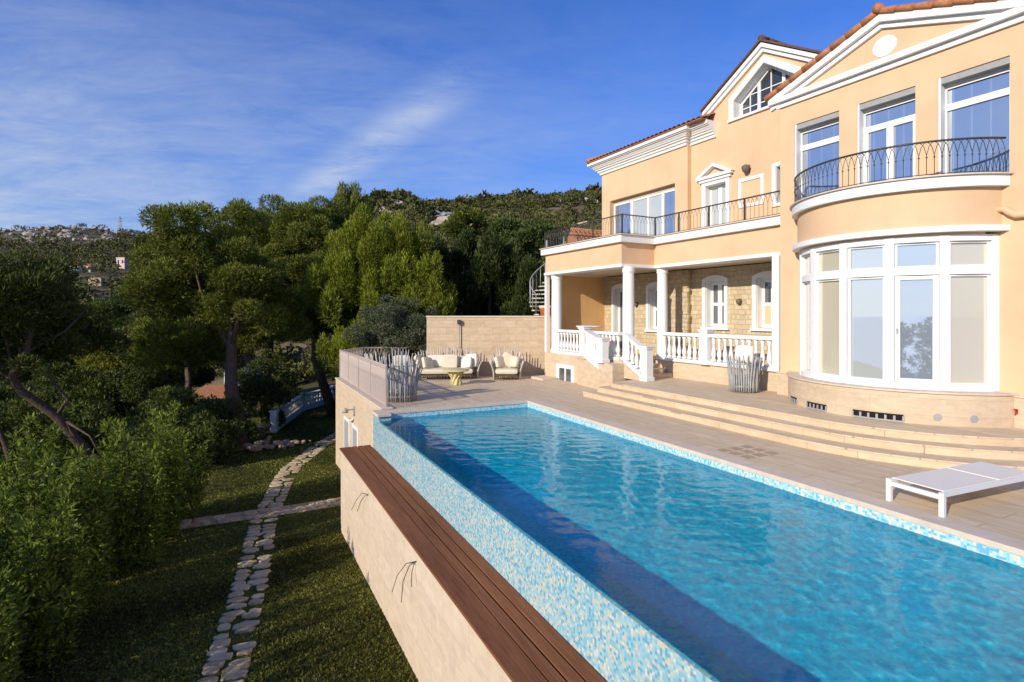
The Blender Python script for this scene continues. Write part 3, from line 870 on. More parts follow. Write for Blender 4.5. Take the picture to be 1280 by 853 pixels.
# entablature of porch and balcony
mb=MB()
mb.box(XP,XP+.35,9.05,13.95,4.12,4.82); mb.box(XW,XW+.35,13.95,18.55,4.12,4.82); mb.box(XW+.35,XP+.35,13.95,14.3,4.12,4.82); mb.box(XW+.35,16,18.2,18.55,4.12,4.82)
prt(mb,'porch_beam',PEACH)
mb=MB()
def band(mb,off,z0,z1,back=.5):
    mb.box(XP-off,XP+back,9.055,13.95-off,z0,z1)
    mb.box(XW-off,XP+back,13.95-off,13.95+.3,z0,z1)
    mb.box(XW-off,XW+back,13.95+.3,18.55+off,z0,z1)
    mb.box(XW+back,16.2,18.2,18.55+off,z0,z1)
band(mb,.05,4.02,4.12); prt(mb,'beam_trim',WHITE,bevel=.008)
mb=MB(); band(mb,.14,4.815,5.045); prt(mb,'balcony_cornice',WHITE,bevel=.008)
mb=MB(); band(mb,.19,5.048,5.075,.3); prt(mb,'balcony_coping',COPING)
mb=MB(); mb.box(XP+.3,XR+.3,9.05,14.3,4.7,4.78); mb.box(XW+.3,XU+.3,14.3,18.5,4.7,4.78); mb.box(14.4,16.2,18.5,18.56,4.6,4.78); prt(mb,'balcony_floor',PAVE)
mb=MB(); mb.box(XP+.35,XR+.3,9.05,13.9,4.05,4.10); mb.box(XW+.35,XU+.3,14.0,18.5,4.05,4.10); prt(mb,'porch_ceiling',CEIL)

# railings of the balcony
r1=[(XP-.05,9.08,5.075),(XP-.05,13.86,5.075),(XW-.05,13.86,5.075),(XW-.05,18.50,5.075),(16.2,18.50,5.075)]
mb=MB(); railing(mb,r1,.62,.135,.0065); br=prt(mb,'balcony_railing',IRON)
mb=MB(); rail_top(mb,r1,.63,.020); prt(mb,'handrail',IRON,br)
posts=[(XP-.05,y) for y in (9.1,10.35,11.6,12.8)]+[(XP-.05,13.86),(XW-.05,13.86)]+[(XW-.05,y) for y in (15.4,17.0,18.5)]+[(13.2,18.5),(14.7,18.5),(16.2,18.5)]
for (x,y) in posts:
    mb=MB(); mb.box(x-.02,x+.02,y-.02,y+.02,5.07,5.72); prt(mb,'post',IRON,br)

# balustrades of the porch
BAL=[(.075,0),(.075,.05),(.05,.07),(.045,.10),(.068,.17),(.072,.23),(.055,.32),(.036,.42),(.032,.50),(.045,.55),(.05,.57),(.036,.60),(.062,.64),(.062,.70)]
def lathe_obj(name,prof,mat,parent,loc,n=10):
    mb=MB(); mb.lathe(prof,loc,n); return prt(mb,name,mat,parent)
def balusters(parent,p0,p1,n,zs0,zs1=None,mat=WHITE,prof=BAL,base=None):
    zs1=zs0 if zs1 is None else zs1
    root=parent
    while root.parent: root=root.parent
    o0=ORG[root]
    first=None
    for i in range(n):
        f=(i+.5)/n
        p=(p0[0]+(p1[0]-p0[0])*f,p0[1]+(p1[1]-p0[1])*f,zs0+(zs1-zs0)*f)
        if base and first is None: first=base
        if first is None:
            mb=MB(); mb.lathe(prof,(0,0,0),10)
            me=bpy.data.meshes.new('baluster'); me.from_pydata(mb.v,[],mb.f); me.materials.append(mat)
            me.polygons.foreach_set('use_smooth',mb.sm)
            c=bpy.data.objects.new('baluster',me); COL.objects.link(c); first=c
        else:
            c=first.copy(); COL.objects.link(c)
        c.parent=parent; c.location=(p[0]-o0[0],p[1]-o0[1],p[2]-o0[2])
    return first
def pier(mb,x,y,w,z0,z1):
    mb.box(x-w/2,x+w/2,y-w/2,y+w/2,z0,z1-.09); mb.box(x-w/2-.035,x+w/2+.035,y-w/2-.035,y+w/2+.035,z1-.09,z1-.03); mb.box(x-w/2-.06,x+w/2+.06,y-w/2-.06,y+w/2+.06,z1-.03,z1)
    mb.box(x-w/2-.03,x+w/2+.03,y-w/2-.03,y+w/2+.03,z0,z0+.12)
xb=XP+.02
mb=MB(); 
mb.box(xb-.11,xb+.11,9.50,13.6,FL-.003,FL+.10); mb.box(xb-.12,xb+.12,9.5,13.6,1.80,1.865); mb.box(xb-.09,xb+.09,9.5,13.6,1.865,1.90); pier(mb,xb-.02,11.73,.27,FL,2.03)
b1=prt(mb,'balustrade',WHITE,bevel=.006)
bb=balusters(b1,(xb,9.52),(xb,11.58),10,1.09); balusters(b1,(xb,11.88),(xb,13.6),8,1.09,base=bb)
xw=XW+.12
mb=MB(); mb.box(xw-.11,xw+.11,14.12,17.9,FL-.003,FL+.10); mb.box(xw-.12,xw+.12,14.12,17.9,1.80,1.865); mb.box(xw-.09,xw+.09,14.12,17.9,1.865,1.90); pier(mb,xw,16.1,.30,FL,2.05)
b2=prt(mb,'balustrade',WHITE,bevel=.006)
balusters(b2,(xw,14.16),(xw,15.94),9,1.09,base=bb); balusters(b2,(xw,16.26),(xw,17.88),8,1.09,base=bb)
# sloping balustrade of the stair, with its newel
xs=11.73
mb=MB()
mb.prism_x([(13.80,.95),(13.80,1.06),(12.95,.62),(12.95,.51)],xs-.11,xs+.11); mb.prism_x([(13.80,1.80),(13.80,1.90),(12.95,1.44),(12.95,1.34)],xs-.12,xs+.12)
pier(mb,xs,12.82,.26,.45,1.52)
b3=prt(mb,'stair_balustrade',WHITE,bevel=.006)
balusters(b3,(xs,12.98),(xs,13.78),4,.655,1.065,base=bb)

# white balustrade sweeping down and outwards before the wing
cv=[]
for i in range(13):
    f=i/12; a_=R(90*f); cv.append((11.80-.52*math.sin(a_)**1.0,16.0-1.55*f,1.93-.27*f*f))
mb=MB()
def sweep(mb,pts,hw,z0,z1):
    vs=[];n=len(pts)
    for i,(x,y,z) in enumerate(pts):
        p=Vector(pts[max(i-1,0)]); q=Vector(pts[min(i+1,n-1)]); d=q-p; d.z=0; d.normalize(); nx,ny=-d.y,d.x
        vs+=[(x+nx*hw,y+ny*hw,z+z0),(x-nx*hw,y-ny*hw,z+z0),(x-nx*hw,y-ny*hw,z+z1),(x+nx*hw,y+ny*hw,z+z1)]
    fs=[(0,1,2,3)]
    for i in range(n-1):
        for k in range(4): a=i*4+k; b=i*4+(k+1)%4; fs.append((a,b,b+4,a+4))
    fs.append(tuple((n-1)*4+k for k in (3,2,1,0)))
    mb.add(vs,fs)
sweep(mb,cv,.12,-.11,0); sweep(mb,[(x,y,z-.92) for x,y,z in cv],.12,-.06,.07)
pier(mb,11.28,14.40,.26,.90,1.72)
b4=prt(mb,'sweeping_balustrade',WHITE,bevel=.006)
for i in range(9):
    f=(i+.7)/9.6; j=f*12; k=int(j); x=cv[k][0]+(cv[k+1][0]-cv[k][0])*(j-k); y=cv[k][1]+(cv[k+1][1]-cv[k][1])*(j-k); z=cv[k][2]+(cv[k+1][2]-cv[k][2])*(j-k)
    balusters(b4,(x,y),(x,y),1,z-.85,base=bb)

# ------------------------------------------------------------------ upper floor
mb=MB(); LW=(14.39,18.02,4.80,7.14)
mb.wall_x(XU,13.87,18.54,4.78,8.36,[LW],.30); mb.box(XU,XR+.1,13.80,13.87,4.78,8.36); mb.box(XU+.30,20,18.44,18.54,4.78,8.36)
prt(mb,'upper_wall',PEACH)
def frame(x,y0,y1,z0,z1,ys=(),zs=(),fw=.08,d=.08,bars=()):
    mb=MB(); mb.box(x,x+d,y0,y0+fw,z0,z1); mb.box(x,x+d,y1-fw,y1,z0,z1); mb.box(x,x+d,y0+fw,y1-fw,z1-fw,z1); mb.box(x,x+d,y0+fw,y1-fw,z0,z0+fw)
    for y,wd in ys: mb.box(x-.01,x+d-.002,y-wd/2,y+wd/2,z0+.001,z1-.001)
    for z,wd in zs: mb.box(x-.006,x+d-.004,y0+.001,y1-.001,z-wd/2,z+wd/2)
    for (a,b,c,e) in bars: mb.box(x-.003,x+d-.006,a,b,c,e)
    return mb
f=prt(frame(XU+.22,14.39,18.02,4.80,7.02,((15.20,.13),(15.98,.10),(16.92,.14))),'window_frame',WHITE)
for (ya,yb,gm_) in ((14.4,15.15,GL_BLUE),(16.97,17.95,GL_BLUE),(15.25,15.94,GL_PALE),(16.02,16.87,GL_PALE)):
    mb=MB(); mb.box(XU+.25,XU+.255,ya,yb,4.85,7.0); prt(mb,'pane',gm_,f)
mb=MB(); mb.box(XU+.20,XU+.3,14.39,18.02,7.02,7.14); prt(mb,'shutter_box',CEIL,f)

GZ0,GA,GW=9.30,10.57,2.07           # cross gable: foot height, apex, half width about y=10.92
GC=10.92
mb=MB()
holes=[(12.28,13.18,4.80,6.80),(10.02,10.55,5.72,6.86)]
mb.wall_x(XR,9.05,13.87,4.78,8.36,holes,.28)
# gable wall above, with the trapezoid window opening left out
go=[(GC+GW,8.36),(GC+GW,GZ0),(GC,GA),(GC-GW,GZ0),(GC-GW,8.36)]
wi=[(GC+1.12,8.36+.36),(GC+1.12,9.30),(GC,10.08),(GC-1.12,9.30),(GC-1.12,8.72)]
mb.strip_x(go,wi,XR,XR+.3)
mb.add([(XR,GC-GW,8.36),(XR,GC+GW,8.36),(XR,GC+1.12,8.72),(XR,GC-1.12,8.72)],[(0,1,2,3)])
mb.box(XR,XR+.3,GC+GW,13.87,8.36,8.9); mb.box(XR,XR+.3,9.05,GC-GW,8.36,9.2)
mb.box(XR+.02,XR+.3,9.06,GC-1.0,8.3,8.7)
prt(mb,'gable_wall',PEACH)
# white gable trims and its window
def off(pts,d): return [(y,z-d) for y,z in pts]
gp=[(GC+GW+.18,GZ0-.04),(GC,GA+.07),(GC-GW-.18,GZ0-.04)]
mb=MB(); mb.strip_x(gp,off(gp,.13),XR-.16,XR+.05); mb.strip_x(off(gp,.133),off(gp,.26),XR-.09,XR+.03); prt(mb,'gable_trim',WHITE)
mb=MB()
wo=[(GC+1.27,8.70),(GC+1.27,9.39),(GC,10.27),(GC-1.27,9.39),(GC-1.27,8.70)]; wi2=[(GC+1.11,8.70),(GC+1.11,9.29),(GC,10.07),(GC-1.11,9.29),(GC-1.11,8.70)]
mb.strip_x(wo,wi2,XR-.05,XR+.0); wi3=[(y*.985+GC*.015,z-.015) for y,z in wi2]; mb.strip_x(wi2,wi3,XR-.04,XR+.38)
mb.box(XR-.08,XR+.38,GC-1.3,GC+1.3,8.63,8.70)
f=prt(mb,'gable_window',WHITE)
mb=MB(); x=XR+.30
def ztop(y): return 9.29+(10.07-9.29)*(1-abs(y-GC)/1.11)
for y,wd in ((GC+1.05,.07),(GC+.42,.10),(GC-.42,.10),(GC-1.05,.07),(GC+.74,.028),(GC,.028),(GC-.74,.028)):
    mb.box(x,x+.05,y-wd/2,y+wd/2,8.70,ztop(y)-.03)
for z in (9.03,9.40):
    hw=1.11 if z<9.29 else 1.11*(10.07-z)/(10.07-9.29)
    mb.box(x,x+.04,GC-hw,GC+hw,z-.013,z+.013)
mb.strip_x(wi3,[(GC+(y-GC)*.93,z-.09) for y,z in wi3],x-.01,x+.055)
prt(mb,'glazing_bars',WHITE,f)
mb=MB(); mb.prism_x([(GC+1.1,8.70),(GC+1.1,9.29),(GC,10.06),(GC-1.1,9.29),(GC-1.1,8.70)],x+.03,x+.035); prt(mb,'pane',GL_DARK,f)

# balcony door with its little pediment
mb=MB(); mb.strip_x([(13.30,4.79),(13.30,6.90),(12.17,6.90),(12.17,4.79)],[(13.16,4.79),(13.16,6.78),(12.31,6.78),(12.31,4.79)],XR-.05,XR+.005)
mb.strip_x([(13.17,4.79),(13.17,6.79),(12.29,6.79),(12.29,4.79)],[(13.15,4.79),(13.15,6.77),(12.31,6.77),(12.31,4.79)],XR-.02,XR+.27)
mb.box(XR-.10,XR+.0,12.10,13.38,6.903,6.99); mb.box(XR-.16,XR+.0,12.02,13.46,6.993,7.06)
po=[(13.50,7.063),(12.74,7.46),(11.98,7.063)]; mb.strip_x(po,[(13.30,7.063),(12.74,7.36),(12.18,7.063)],XR-.17,XR+.0)
mb.box(XR-.12,XR+.0,12.02,13.46,7.062,7.10)
d=prt(mb,'balcony_door',WHITE)
mb=frame(XR+.2,12.31,13.15,4.79,6.77,((12.73,.16),)); prt(mb,'sash',WHITE,d)
mb=MB(); mb.box(XR+.23,XR+.235,12.36,13.1,4.85,6.72); prt(mb,'pane',GL_PALE,d)
# blind frame and slot window
mb=MB(); mb.strip_x([(11.83,5.82),(11.83,6.73),(10.93,6.73),(10.93,5.82),(11.83,5.82)],[(11.73,5.92),(11.73,6.63),(11.03,6.63),(11.03,5.92),(11.73,5.92)],XR-.035,XR+.005); prt(mb,'blind_frame',WHITE)
mb=MB(); mb.strip_x([(10.64,5.66),(10.64,6.94),(9.93,6.94),(9.93,5.66),(10.64,5.66)],[(10.52,5.74),(10.52,6.84),(10.05,6.84),(10.05,5.74),(10.52,5.74)],XR-.05,XR+.01)
mb.strip_x([(10.54,5.73),(10.54,6.85),(10.03,6.85),(10.03,5.73),(10.54,5.73)],[(10.51,5.76),(10.51,6.82),(10.06,6.82),(10.06,5.76),(10.51,5.76)],XR-.02,XR+.2); f=prt(mb,'slot_window',WHITE); mb=MB(); mb.box(XR+.15,XR+.155,10.03,10.54,5.72,6.86); prt(mb,'pane',GL_DIM,f)
def wall_lamp(x,y,z,s=1.0,mat=GREYM):
    mb=MB(); mb.box(x-.02,x+.0,y-.04*s,y+.04*s,z-.05*s,z+.1*s); mb.lathe([(.02*s,-.13*s),(.075*s,-.10*s),(.11*s,.02*s),(.10*s,.05*s),(.03*s,.09*s)],(x-.13*s,y,z),12); mb.box(x-.13*s,x-.0,y-.02*s,y+.02*s,z+.05*s,z+.08*s)
    return prt(mb,'wall_lamp',mat)
wall_lamp(XR,11.47,7.0,1.15,LAMPB); wall_lamp(XU,16.34,2.87,.75,LAMPB); wall_lamp(XR,11.77,2.9,.8,LAMPB)

# eaves cornice of the left block (stepped profile swept along the front and the left side)
def cornice(mb,prof,path):
    # prof: list of (out, z); path: list of (x,y) with outward normals computed for a right-handed run
    pts=[Vector((p[0],p[1])) for p in path]; n=len(pts)
    dirs=[(pts[i+1]-pts[i]).normalized() for i in range(n-1)]
    rows=[]
    for i in range(n):
        if i==0: d=dirs[0]; nn=Vector((-d.y,d.x)); k=1
        elif i==n-1: d=dirs[-1]; nn=Vector((-d.y,d.x)); k=1
        else:
            n1=Vector((-dirs[i-1].y,dirs[i-1].x)); n2=Vector((-dirs[i].y,dirs[i].x)); nn=(n1+n2).normalized(); k=1/max(.3,nn.dot(n2))
        rows.append([(pts[i].x+nn.x*o*k,pts[i].y+nn.y*o*k,z) for o,z in prof])
    vs=[q for r in rows for q in r]; m=len(prof)
    fs=[(i*m+j,i*m+j+1,(i+1)*m+j+1,(i+1)*m+j) for i in range(n-1) for j in range(m-1)]
    fs+=[tuple(range(m)),tuple((n-1)*m+j for j in range(m))[::-1]]
    mb.add(vs,fs)
prof=[(-.05,8.32),(.06,8.32),(.08,8.40),(.13,8.42),(.14,8.49),(.20,8.505),(.205,8.56),(.25,8.565),(.27,8.60),(.32,8.65),(.325,8.685),(.385,8.69),(.39,8.72),(.44,8.725),(.45,8.84),(-.05,8.84)]
mb=MB(); cornice(mb,prof,[(XR,12.72),(XR,13.87),(XU,13.87),(XU,18.54),(19.5,18.54)]); prt(mb,'eaves_cornice',WHITE)

# roofs of barrel tiles
def tile_sheet(mb,e0,e1,up,nrow,period=.21,amp=.055,trim=None):
    # e0->e1 along the eave, 'up' the vector to the ridge; corrugated, stepped rows
    e0,e1,up=Vector(e0),Vector(e1),Vector(up); L=(e1-e0).length; n=int(L/period)*6
    nrm=(e1-e0).cross(up).normalized()
    if nrm.z<0: nrm=-nrm
    vs=[];fs=[]
    for r in range(nrow+1):
        for k in (0,1):
            if r==nrow and k==1: continue
            for i in range(n+1):
                ph=abs(math.sin(math.pi*i/6)) 
                f=r/nrow if k==0 else (r+1)/nrow
                if trim: 
                    pass
                p=e0+(e1-e0)*(i/n)+up*f+nrm*(amp*ph**.7+(.0 if k==0 else -.018)+ .02)
                vs.append(tuple(p))
    rows=len(vs)//(n+1)
    for r in range(rows-1):
        for i in range(n):
            a=r*(n+1)+i; fs.append((a,a+1,a+n+2,a+n+1))
    mb.add(vs,fs)
    # closed barrel ends at the eave
    for i in range(0,n,6):
        c=e0+(e1-e0)*((i+3)/n)
        pass
rt=math.tan(R(21)); 
mb=MB(); ez=8.86
tile_sheet(mb,(13.98,12.75,ez),(13.98,18.75,ez),(4.2,0,4.2*rt),10)
# left hip
mb.add([(14.0,18.74,ez-.02),(14.0,18.98,ez-.02),(20,18.98,ez-.02),(18.2,15.2,ez+4.2*rt),(18.2,18.0,ez+4.2*rt-.02)],[(0,1,2,4)])
mb.box(13.97,14.5,12.75,18.98,8.842,8.865)
mb.tube([(13.95,18.85,ez+.05),(18.2,18.0,ez+4.2*rt+.03)],.10,8)
prt(mb,'main_roof',TILES)
mb=MB()
def verge(mb,p0,p1,r=.10,n=None):
    p0,p1=Vector(p0),Vector(p1); L=(p1-p0).length; n=n or int(L/.36)
    for i in range(n):
        a=p0.lerp(p1,i/n); b=p0.lerp(p1,(i+1.12)/n)
        mb.tube([a,b],[r*random.uniform(.97,1.05),r*.80],8,True,True)
# cross gable roof
for s in (1,-1):
    mb.add([(XR-.22,GC+s*(GW+.22),GZ0-.04),(XR-.22,GC,GA+.10),(19.5,GC,GA+.10),(19.5,GC+s*(GW+.22),GZ0-.04)],[(0,1,2,3)])
    mb.add([(XR-.22,GC+s*(GW+.22),GZ0+.03),(XR-.22,GC,GA+.17),(19.5,GC,GA+.17),(19.5,GC+s*(GW+.22),GZ0+.03)],[(0,1,2,3)])
    mb.add([(XR-.22,GC+s*(GW+.22),GZ0-.04),(XR-.22,GC,GA+.10),(XR-.22,GC,GA+.17),(XR-.22,GC+s*(GW+.22),GZ0+.03)],[(0,1,2,3)])
verge(mb,(XR-.2,GC,GA+.20),(19.5,GC,GA+.20),.09)
prt(mb,'gable_roof',m_plain('dark_roof_tiles',(.13,.07,.05),.85,.3,14))

# ------------------------------------------------------------------ bay block
PC,PA,PF0,PW=6.60,8.92,7.97,2.68      # pediment centre, apex, foot height, half width
mb=MB()
W1,W2,W3=(7.55,8.66,4.86,7.20),(5.98,7.15,4.86,7.20),(4.45,5.58,4.86,7.20)
mb.wall_x(XB,3.95,9.05,.40,4.78,[(4.70,8.42,1.02,3.97)],.3)
mb.wall_x(XB,3.95,9.05,4.78,7.85,[W1,W2,W3],.3)
mb.box(XB+.3,XR+.2,8.85,9.05,.4,8.0); mb.box(XB+.3,20,3.95,4.15,.4,8.0)
mb.prism_x([(3.95,7.85),(PC,PA-.05),(9.05,7.85)],XB,XB+.3)
prt(mb,'bay_block_wall',PEACH)
for wi_,(y0,y1,z0,z1) in enumerate((W1,W2,W3)):
    zt=6.62
    if wi_==1: mb=frame(XB+.2,y0,y1,z0,z1-.10,(),((zt,.13),),.075,.07,[( (y0+y1)/2-.07,(y0+y1)/2+.07,z0,zt),(y0+.075,y0+.14,z0,zt),(y1-.14,y1-.075,z0,zt)])
    else: mb=frame(XB+.2,y0,y1,z0,z1-.10,(),((zt,.13),),.075,.07)
    mb.box(XB+.195,XB+.205,y0+.07,y1-.07,z1-.22,z1-.185)
    f=prt(mb,'window_frame',WHITE)
    mb=MB(); mb.box(XB+.24,XB+.245,y0+.05,y1-.05,z0+.05,z1-.15); prt(mb,'pane',GL_BLUE,f)
    mb=MB(); mb.box(XB+.03,XB+.3,y0+.003,y1-.003,z1-.13,z1-.003); prt(mb,'shutter_box',GREYM,f)
    mb=MB(); mb.box(XB+.01,XB+.3,y1-.045,y1-.005,z0,z1-.0); prt(mb,'shutter_rail',WHITE,f)
# pediment mouldings
mb=MB()
mb.box(XB-.06,XB+.01,3.98,9.12,7.72,7.835); mb.box(XB-.16,XB+.01,3.92,9.25,7.838,7.96)
pp=[(PC+PW,PF0),(PC,PA),(PC-PW,PF0)]
mb.strip_x(pp,off(pp,.15),XB-.17,XB+.01); mb.strip_x(off(pp,.153),off(pp,.265),XB-.075,XB+.01)
prt(mb,'pediment_moulding',WHITE)
mb=MB(); n=36
mb.add([(XB-.02,6.57+.235*math.cos(2*math.pi*k/n),8.26+.21*math.sin(2*math.pi*k/n)) for k in range(n)]+[(XB+.01,6.57+.25*math.cos(2*math.pi*k/n),8.26+.225*math.sin(2*math.pi*k/n)) for k in range(n)],[tuple(range(n))]+[(k,n+k,n+(k+1)%n,(k+1)%n) for k in range(n)])
prt(mb,'pediment_disc',WHITE)
mb=MB()
for s in (1,-1):
    e=(XB-.28,PC+s*(PW+.06),PF0+.0); 
    mb.add([(XB-.2,PC+s*(PW+.05),PF0-.0),(XB-.2,PC,PA+.015),(17.5,PC,PA+.015),(17.5,PC+s*(PW+.05),PF0-.0)],[(0,1,2,3)])
    mb.add([(XB-.2,PC+s*(PW+.05),PF0+.05),(XB-.2,PC,PA+.065),(17.5,PC,PA+.065),(17.5,PC+s*(PW+.05),PF0+.05)],[(0,1,2,3)])
    verge(mb,(XB-.17,PC+s*(PW+.06),PF0+.055),(XB-.17,PC,PA+.07),.082)
    verge(mb,(XB+.05,PC+s*(PW+.06),PF0+.075),(XB+.05,PC,PA+.09),.085)
verge(mb,(XB-.26,PC,PA+.12),(17.5,PC,PA+.12),.10)
prt(mb,'pediment_roof',TILES)
# taller roof edge seen behind the pediment
mb=MB(); 
mb.box(15.4,20.5,4.2,18.4,.0,8.30); prt(mb,'rear_wall',PEACH)
mb=MB(); mb.add([(15.2,1.5,9.0),(15.2,9.0,9.0),(18.5,9.0,10.5),(18.5,1.5,10.5)],[(0,1,2,3)]); mb.box(15.1,15.3,1.5,6.0,8.98,9.12); prt(mb,'rear_roof',m_plain('old_tiles',(.20,.12,.09),.85,.3,14))

# curved bay: plinth, glazing, drum, balcony
def aang(deg): return R(90)+R(deg)
def bayarc(mb,r0,r1,d0,d1,z0,z1,n=40): mb.arc(CX,CY,r0,r1,R(-d1),R(-d0),z0,z1,n)
# angle convention: degrees positive towards the near side (-y)
def bpt(r,deg): a=R(deg); return (CX-r*math.cos(a),CY-r*math.sin(a))
class BA:
    @staticmethod
    def ring(mb,r0,r1,d0,d1,z0,z1,n=40):
        vs=[];fs=[]
        for i in range(n+1):
            d=d0+(d1-d0)*i/n
            for r in (r0,r1):
                x,y=bpt(r,d)
                for z in (z0,z1): vs.append((x,y,z))
        for i in range(n):
            b=i*4;c=b+4; fs+=[(b,b+1,c+1,c),(b+2,c+2,c+3,b+3),(b+1,b+3,c+3,c+1),(b,c,c+2,b+2)]
        fs+=[(0,2,3,1),(n*4,n*4+1,n*4+3,n*4+2)]
        mb.add(vs,fs)
lim=lambda r: math.degrees(math.acos(min(1,(CX-XB+.0)/r)))
mb=MB(); BA.ring(mb,1.4,2.36,-lim(2.36),lim(2.36),.44,1.03,48); mb.box(XB-.05,XB+.2,8.5,9.10,.44,1.0); mb.box(XB-.05,XB+.2,3.9,4.62,.44,1.0); prt(mb,'bay_plinth',TRAV)
mb=MB(); BA.ring(mb,1.4,2.40,-lim(2.40),lim(2.40),1.033,1.065,48); mb.box(XB-.08,XB+.2,8.62,9.12,1.003,1.03); mb.box(XB-.08,XB+.2,3.9,4.48,1.003,1.03); prt(mb,'bay_sill',COPING)
RG=2.05
cuts=[-65.5,-50.5,-27.6,-4.7,18.3,41.5,65.2]
mb=MB()
BA.ring(mb,RG-.06,RG+.06,-65.5,65.5,1.066,1.17,48); BA.ring(mb,RG-.06,RG+.06,-65.5,65.5,3.86,3.97,48); BA.ring(mb,RG-.05,RG+.045,-65.5,65.5,3.24,3.375,48)
for i,dg in enumerate(cuts):
    x,y=bpt(RG,dg); wd=.075 if 0<i<6 else .07
    a=R(dg); tx,ty=math.sin(a),-math.cos(a); nx,ny=-math.cos(a),-math.sin(a)
    P=[(x+tx*wd*s1+nx*.075*s2,y+ty*wd*s1+ny*.075*s2) for s1,s2 in ((-1,-1),(1,-1),(1,1),(-1,1))]
    mb.prism_z(P,1.07,3.96)
f=prt(mb,'bay_window',WHITE)
def facet(d0,d1,z0,z1,r=RG,inset=.0):
    (x0,y0),(x1,y1)=bpt(r,d0),bpt(r,d1)
    mb=MB(); mb.add([(x0,y0,z0),(x1,y1,z0),(x1,y1,z1),(x0,y0,z1)],[(0,1,2,3)]); return mb
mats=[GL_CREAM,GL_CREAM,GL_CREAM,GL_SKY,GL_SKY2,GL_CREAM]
for i in range(6):
    prt(facet(cuts[i],cuts[i+1],1.17,3.24,RG-.02),'pane',mats[i],f); prt(facet(cuts[i],cuts[i+1],3.375,3.86,RG-.02),'pane',mats[i],f)
# sash frames inside each light, one of them the door
for i in range(6):
    mb=MB()
    for (z0,z1) in ((1.17,3.24),(3.375,3.86)):
        (x0,y0),(x1,y1)=bpt(RG,cuts[i]),bpt(RG,cuts[i+1]); L=math.hypot(x1-x0,y1-y0); ux,uy=(x1-x0)/L,(y1-y0)/L; nx,ny=-uy,ux
        if nx>0: nx,ny=-nx,-ny
        m=.075; t_=.085 if i==4 and z0<2 else .04
        def bar(s0,s1,za,zb):
            P=[(x0+ux*s+nx*o_,y0+uy*s+ny*o_) for s,o_ in ((s0,-.02),(s1,-.02),(s1,.03),(s0,.03))]
            mb.prism_z(P,za,zb)
        bar(m,m+t_,z0,z1); bar(L-m-t_,L-m,z0,z1); bar(m+t_,L-m-t_,z0,z0+t_); bar(m+t_,L-m-t_,z1-t_,z1)
        if i==4 and z0<2: bar(m+.02,m+.06,2.1,2.22)
    prt(mb,'sash',WHITE,f)
# room behind the glass is closed by the pane itself; drum above
mb=MB(); l=lim(2.16); BA.ring(mb,1.3,2.16,-l,l,4.10,4.83,48); BA.ring(mb,.6,2.10,-60,60,3.972,4.02,40); prt(mb,'bay_drum',PEACH)
mb=MB(); l=lim(2.27); BA.ring(mb,1.2,2.27,-l,l,4.015,4.125,48); prt(mb,'bay_trim',WHITE)
mb=MB(); l=lim(2.25); BA.ring(mb,.3,2.28,-l,l,4.832,5.032,48); prt(mb,'bay_balcony_cornice',WHITE)
mb=MB(); l=lim(2.33); BA.ring(mb,.9,2.33,-l,l,5.034,5.06,48); prt(mb,'bay_balcony_coping',COPING)
l=lim(2.22)-.5
rp=[(*bpt(2.22,-l+2*l*i/40),5.06) for i in range(41)]
mb=MB(); railing(mb,rp,.64,.118,.007,True,4,.026); br2=prt(mb,'bay_railing',IRON)
mb=MB(); rail_top(mb,rp,.65,.02); prt(mb,'handrail',IRON,br2)
# vents, lights, tap, pipe
for (d0,d1,nb) in ((-42,-33,4),(-22.5,-9.5,5),(4,24.5,6)):
    mb=MB(); BA.ring(mb,2.34,2.368,d0,d1,.475,.60,10); o=prt(mb,'vent',DARK)  # dark face painted as the shaded opening behind the grille
    mb=MB()
    for i in range(nb+1):
        d_=d0+(d1-d0)*i/nb; BA.ring(mb,2.365,2.378,d_-.45,d_+.45,.475,.57,2)
    BA.ring(mb,2.365,2.376,d0,d1,.455,.485,10)
    prt(mb,'grille',GREYM,o)
for dg in (37,50.5):
    mb=MB(); x,y=bpt(2.355,dg); a=R(dg); nx,ny=-math.cos(a),-math.sin(a); tx,ty=-ny,nx
    n=14; vs=[]
    for k in range(n): 
        an=2*math.pi*k/n; vs.append((x+tx*.062*math.cos(an)+nx*.012,y+ty*.062*math.cos(an)+ny*.012,.60+.062*math.sin(an)))
    for k in range(n):
        an=2*math.pi*k/n; vs.append((x+tx*.075*math.cos(an),y+ty*.075*math.cos(an),.60+.075*math.sin(an)))
    mb.add(vs,[tuple(range(n))]+[(k,n+k,n+(k+1)%n,(k+1)%n) for k in range(n)]); prt(mb,'plinth_light',GREYM)
mb=MB(); mb.box(XB-.075,XB-.05,4.315,4.345,.70,.78); mb.tube([(XB-.07,4.33,.76),(XB-.12,4.33,.76),(XB-.125,4.33,.70)],.011,6); mb.tube([(XB-.10,4.30,.79),(XB-.10,4.36,.79)],.010,6); prt(mb,'garden_tap',RED)
mb=MB(); mb.tube([(XB-.02,4.70,4.42),(XB-.05,4.62,4.415),(XB-.07,4.50,4.40),(XB-.075,4.42,4.33),(XB-.075,4.34,4.27),(XB-.075,3.9,4.265)],[.025,.05,.06,.065,.065,.065],10); prt(mb,'drain_pipe',PEACH)
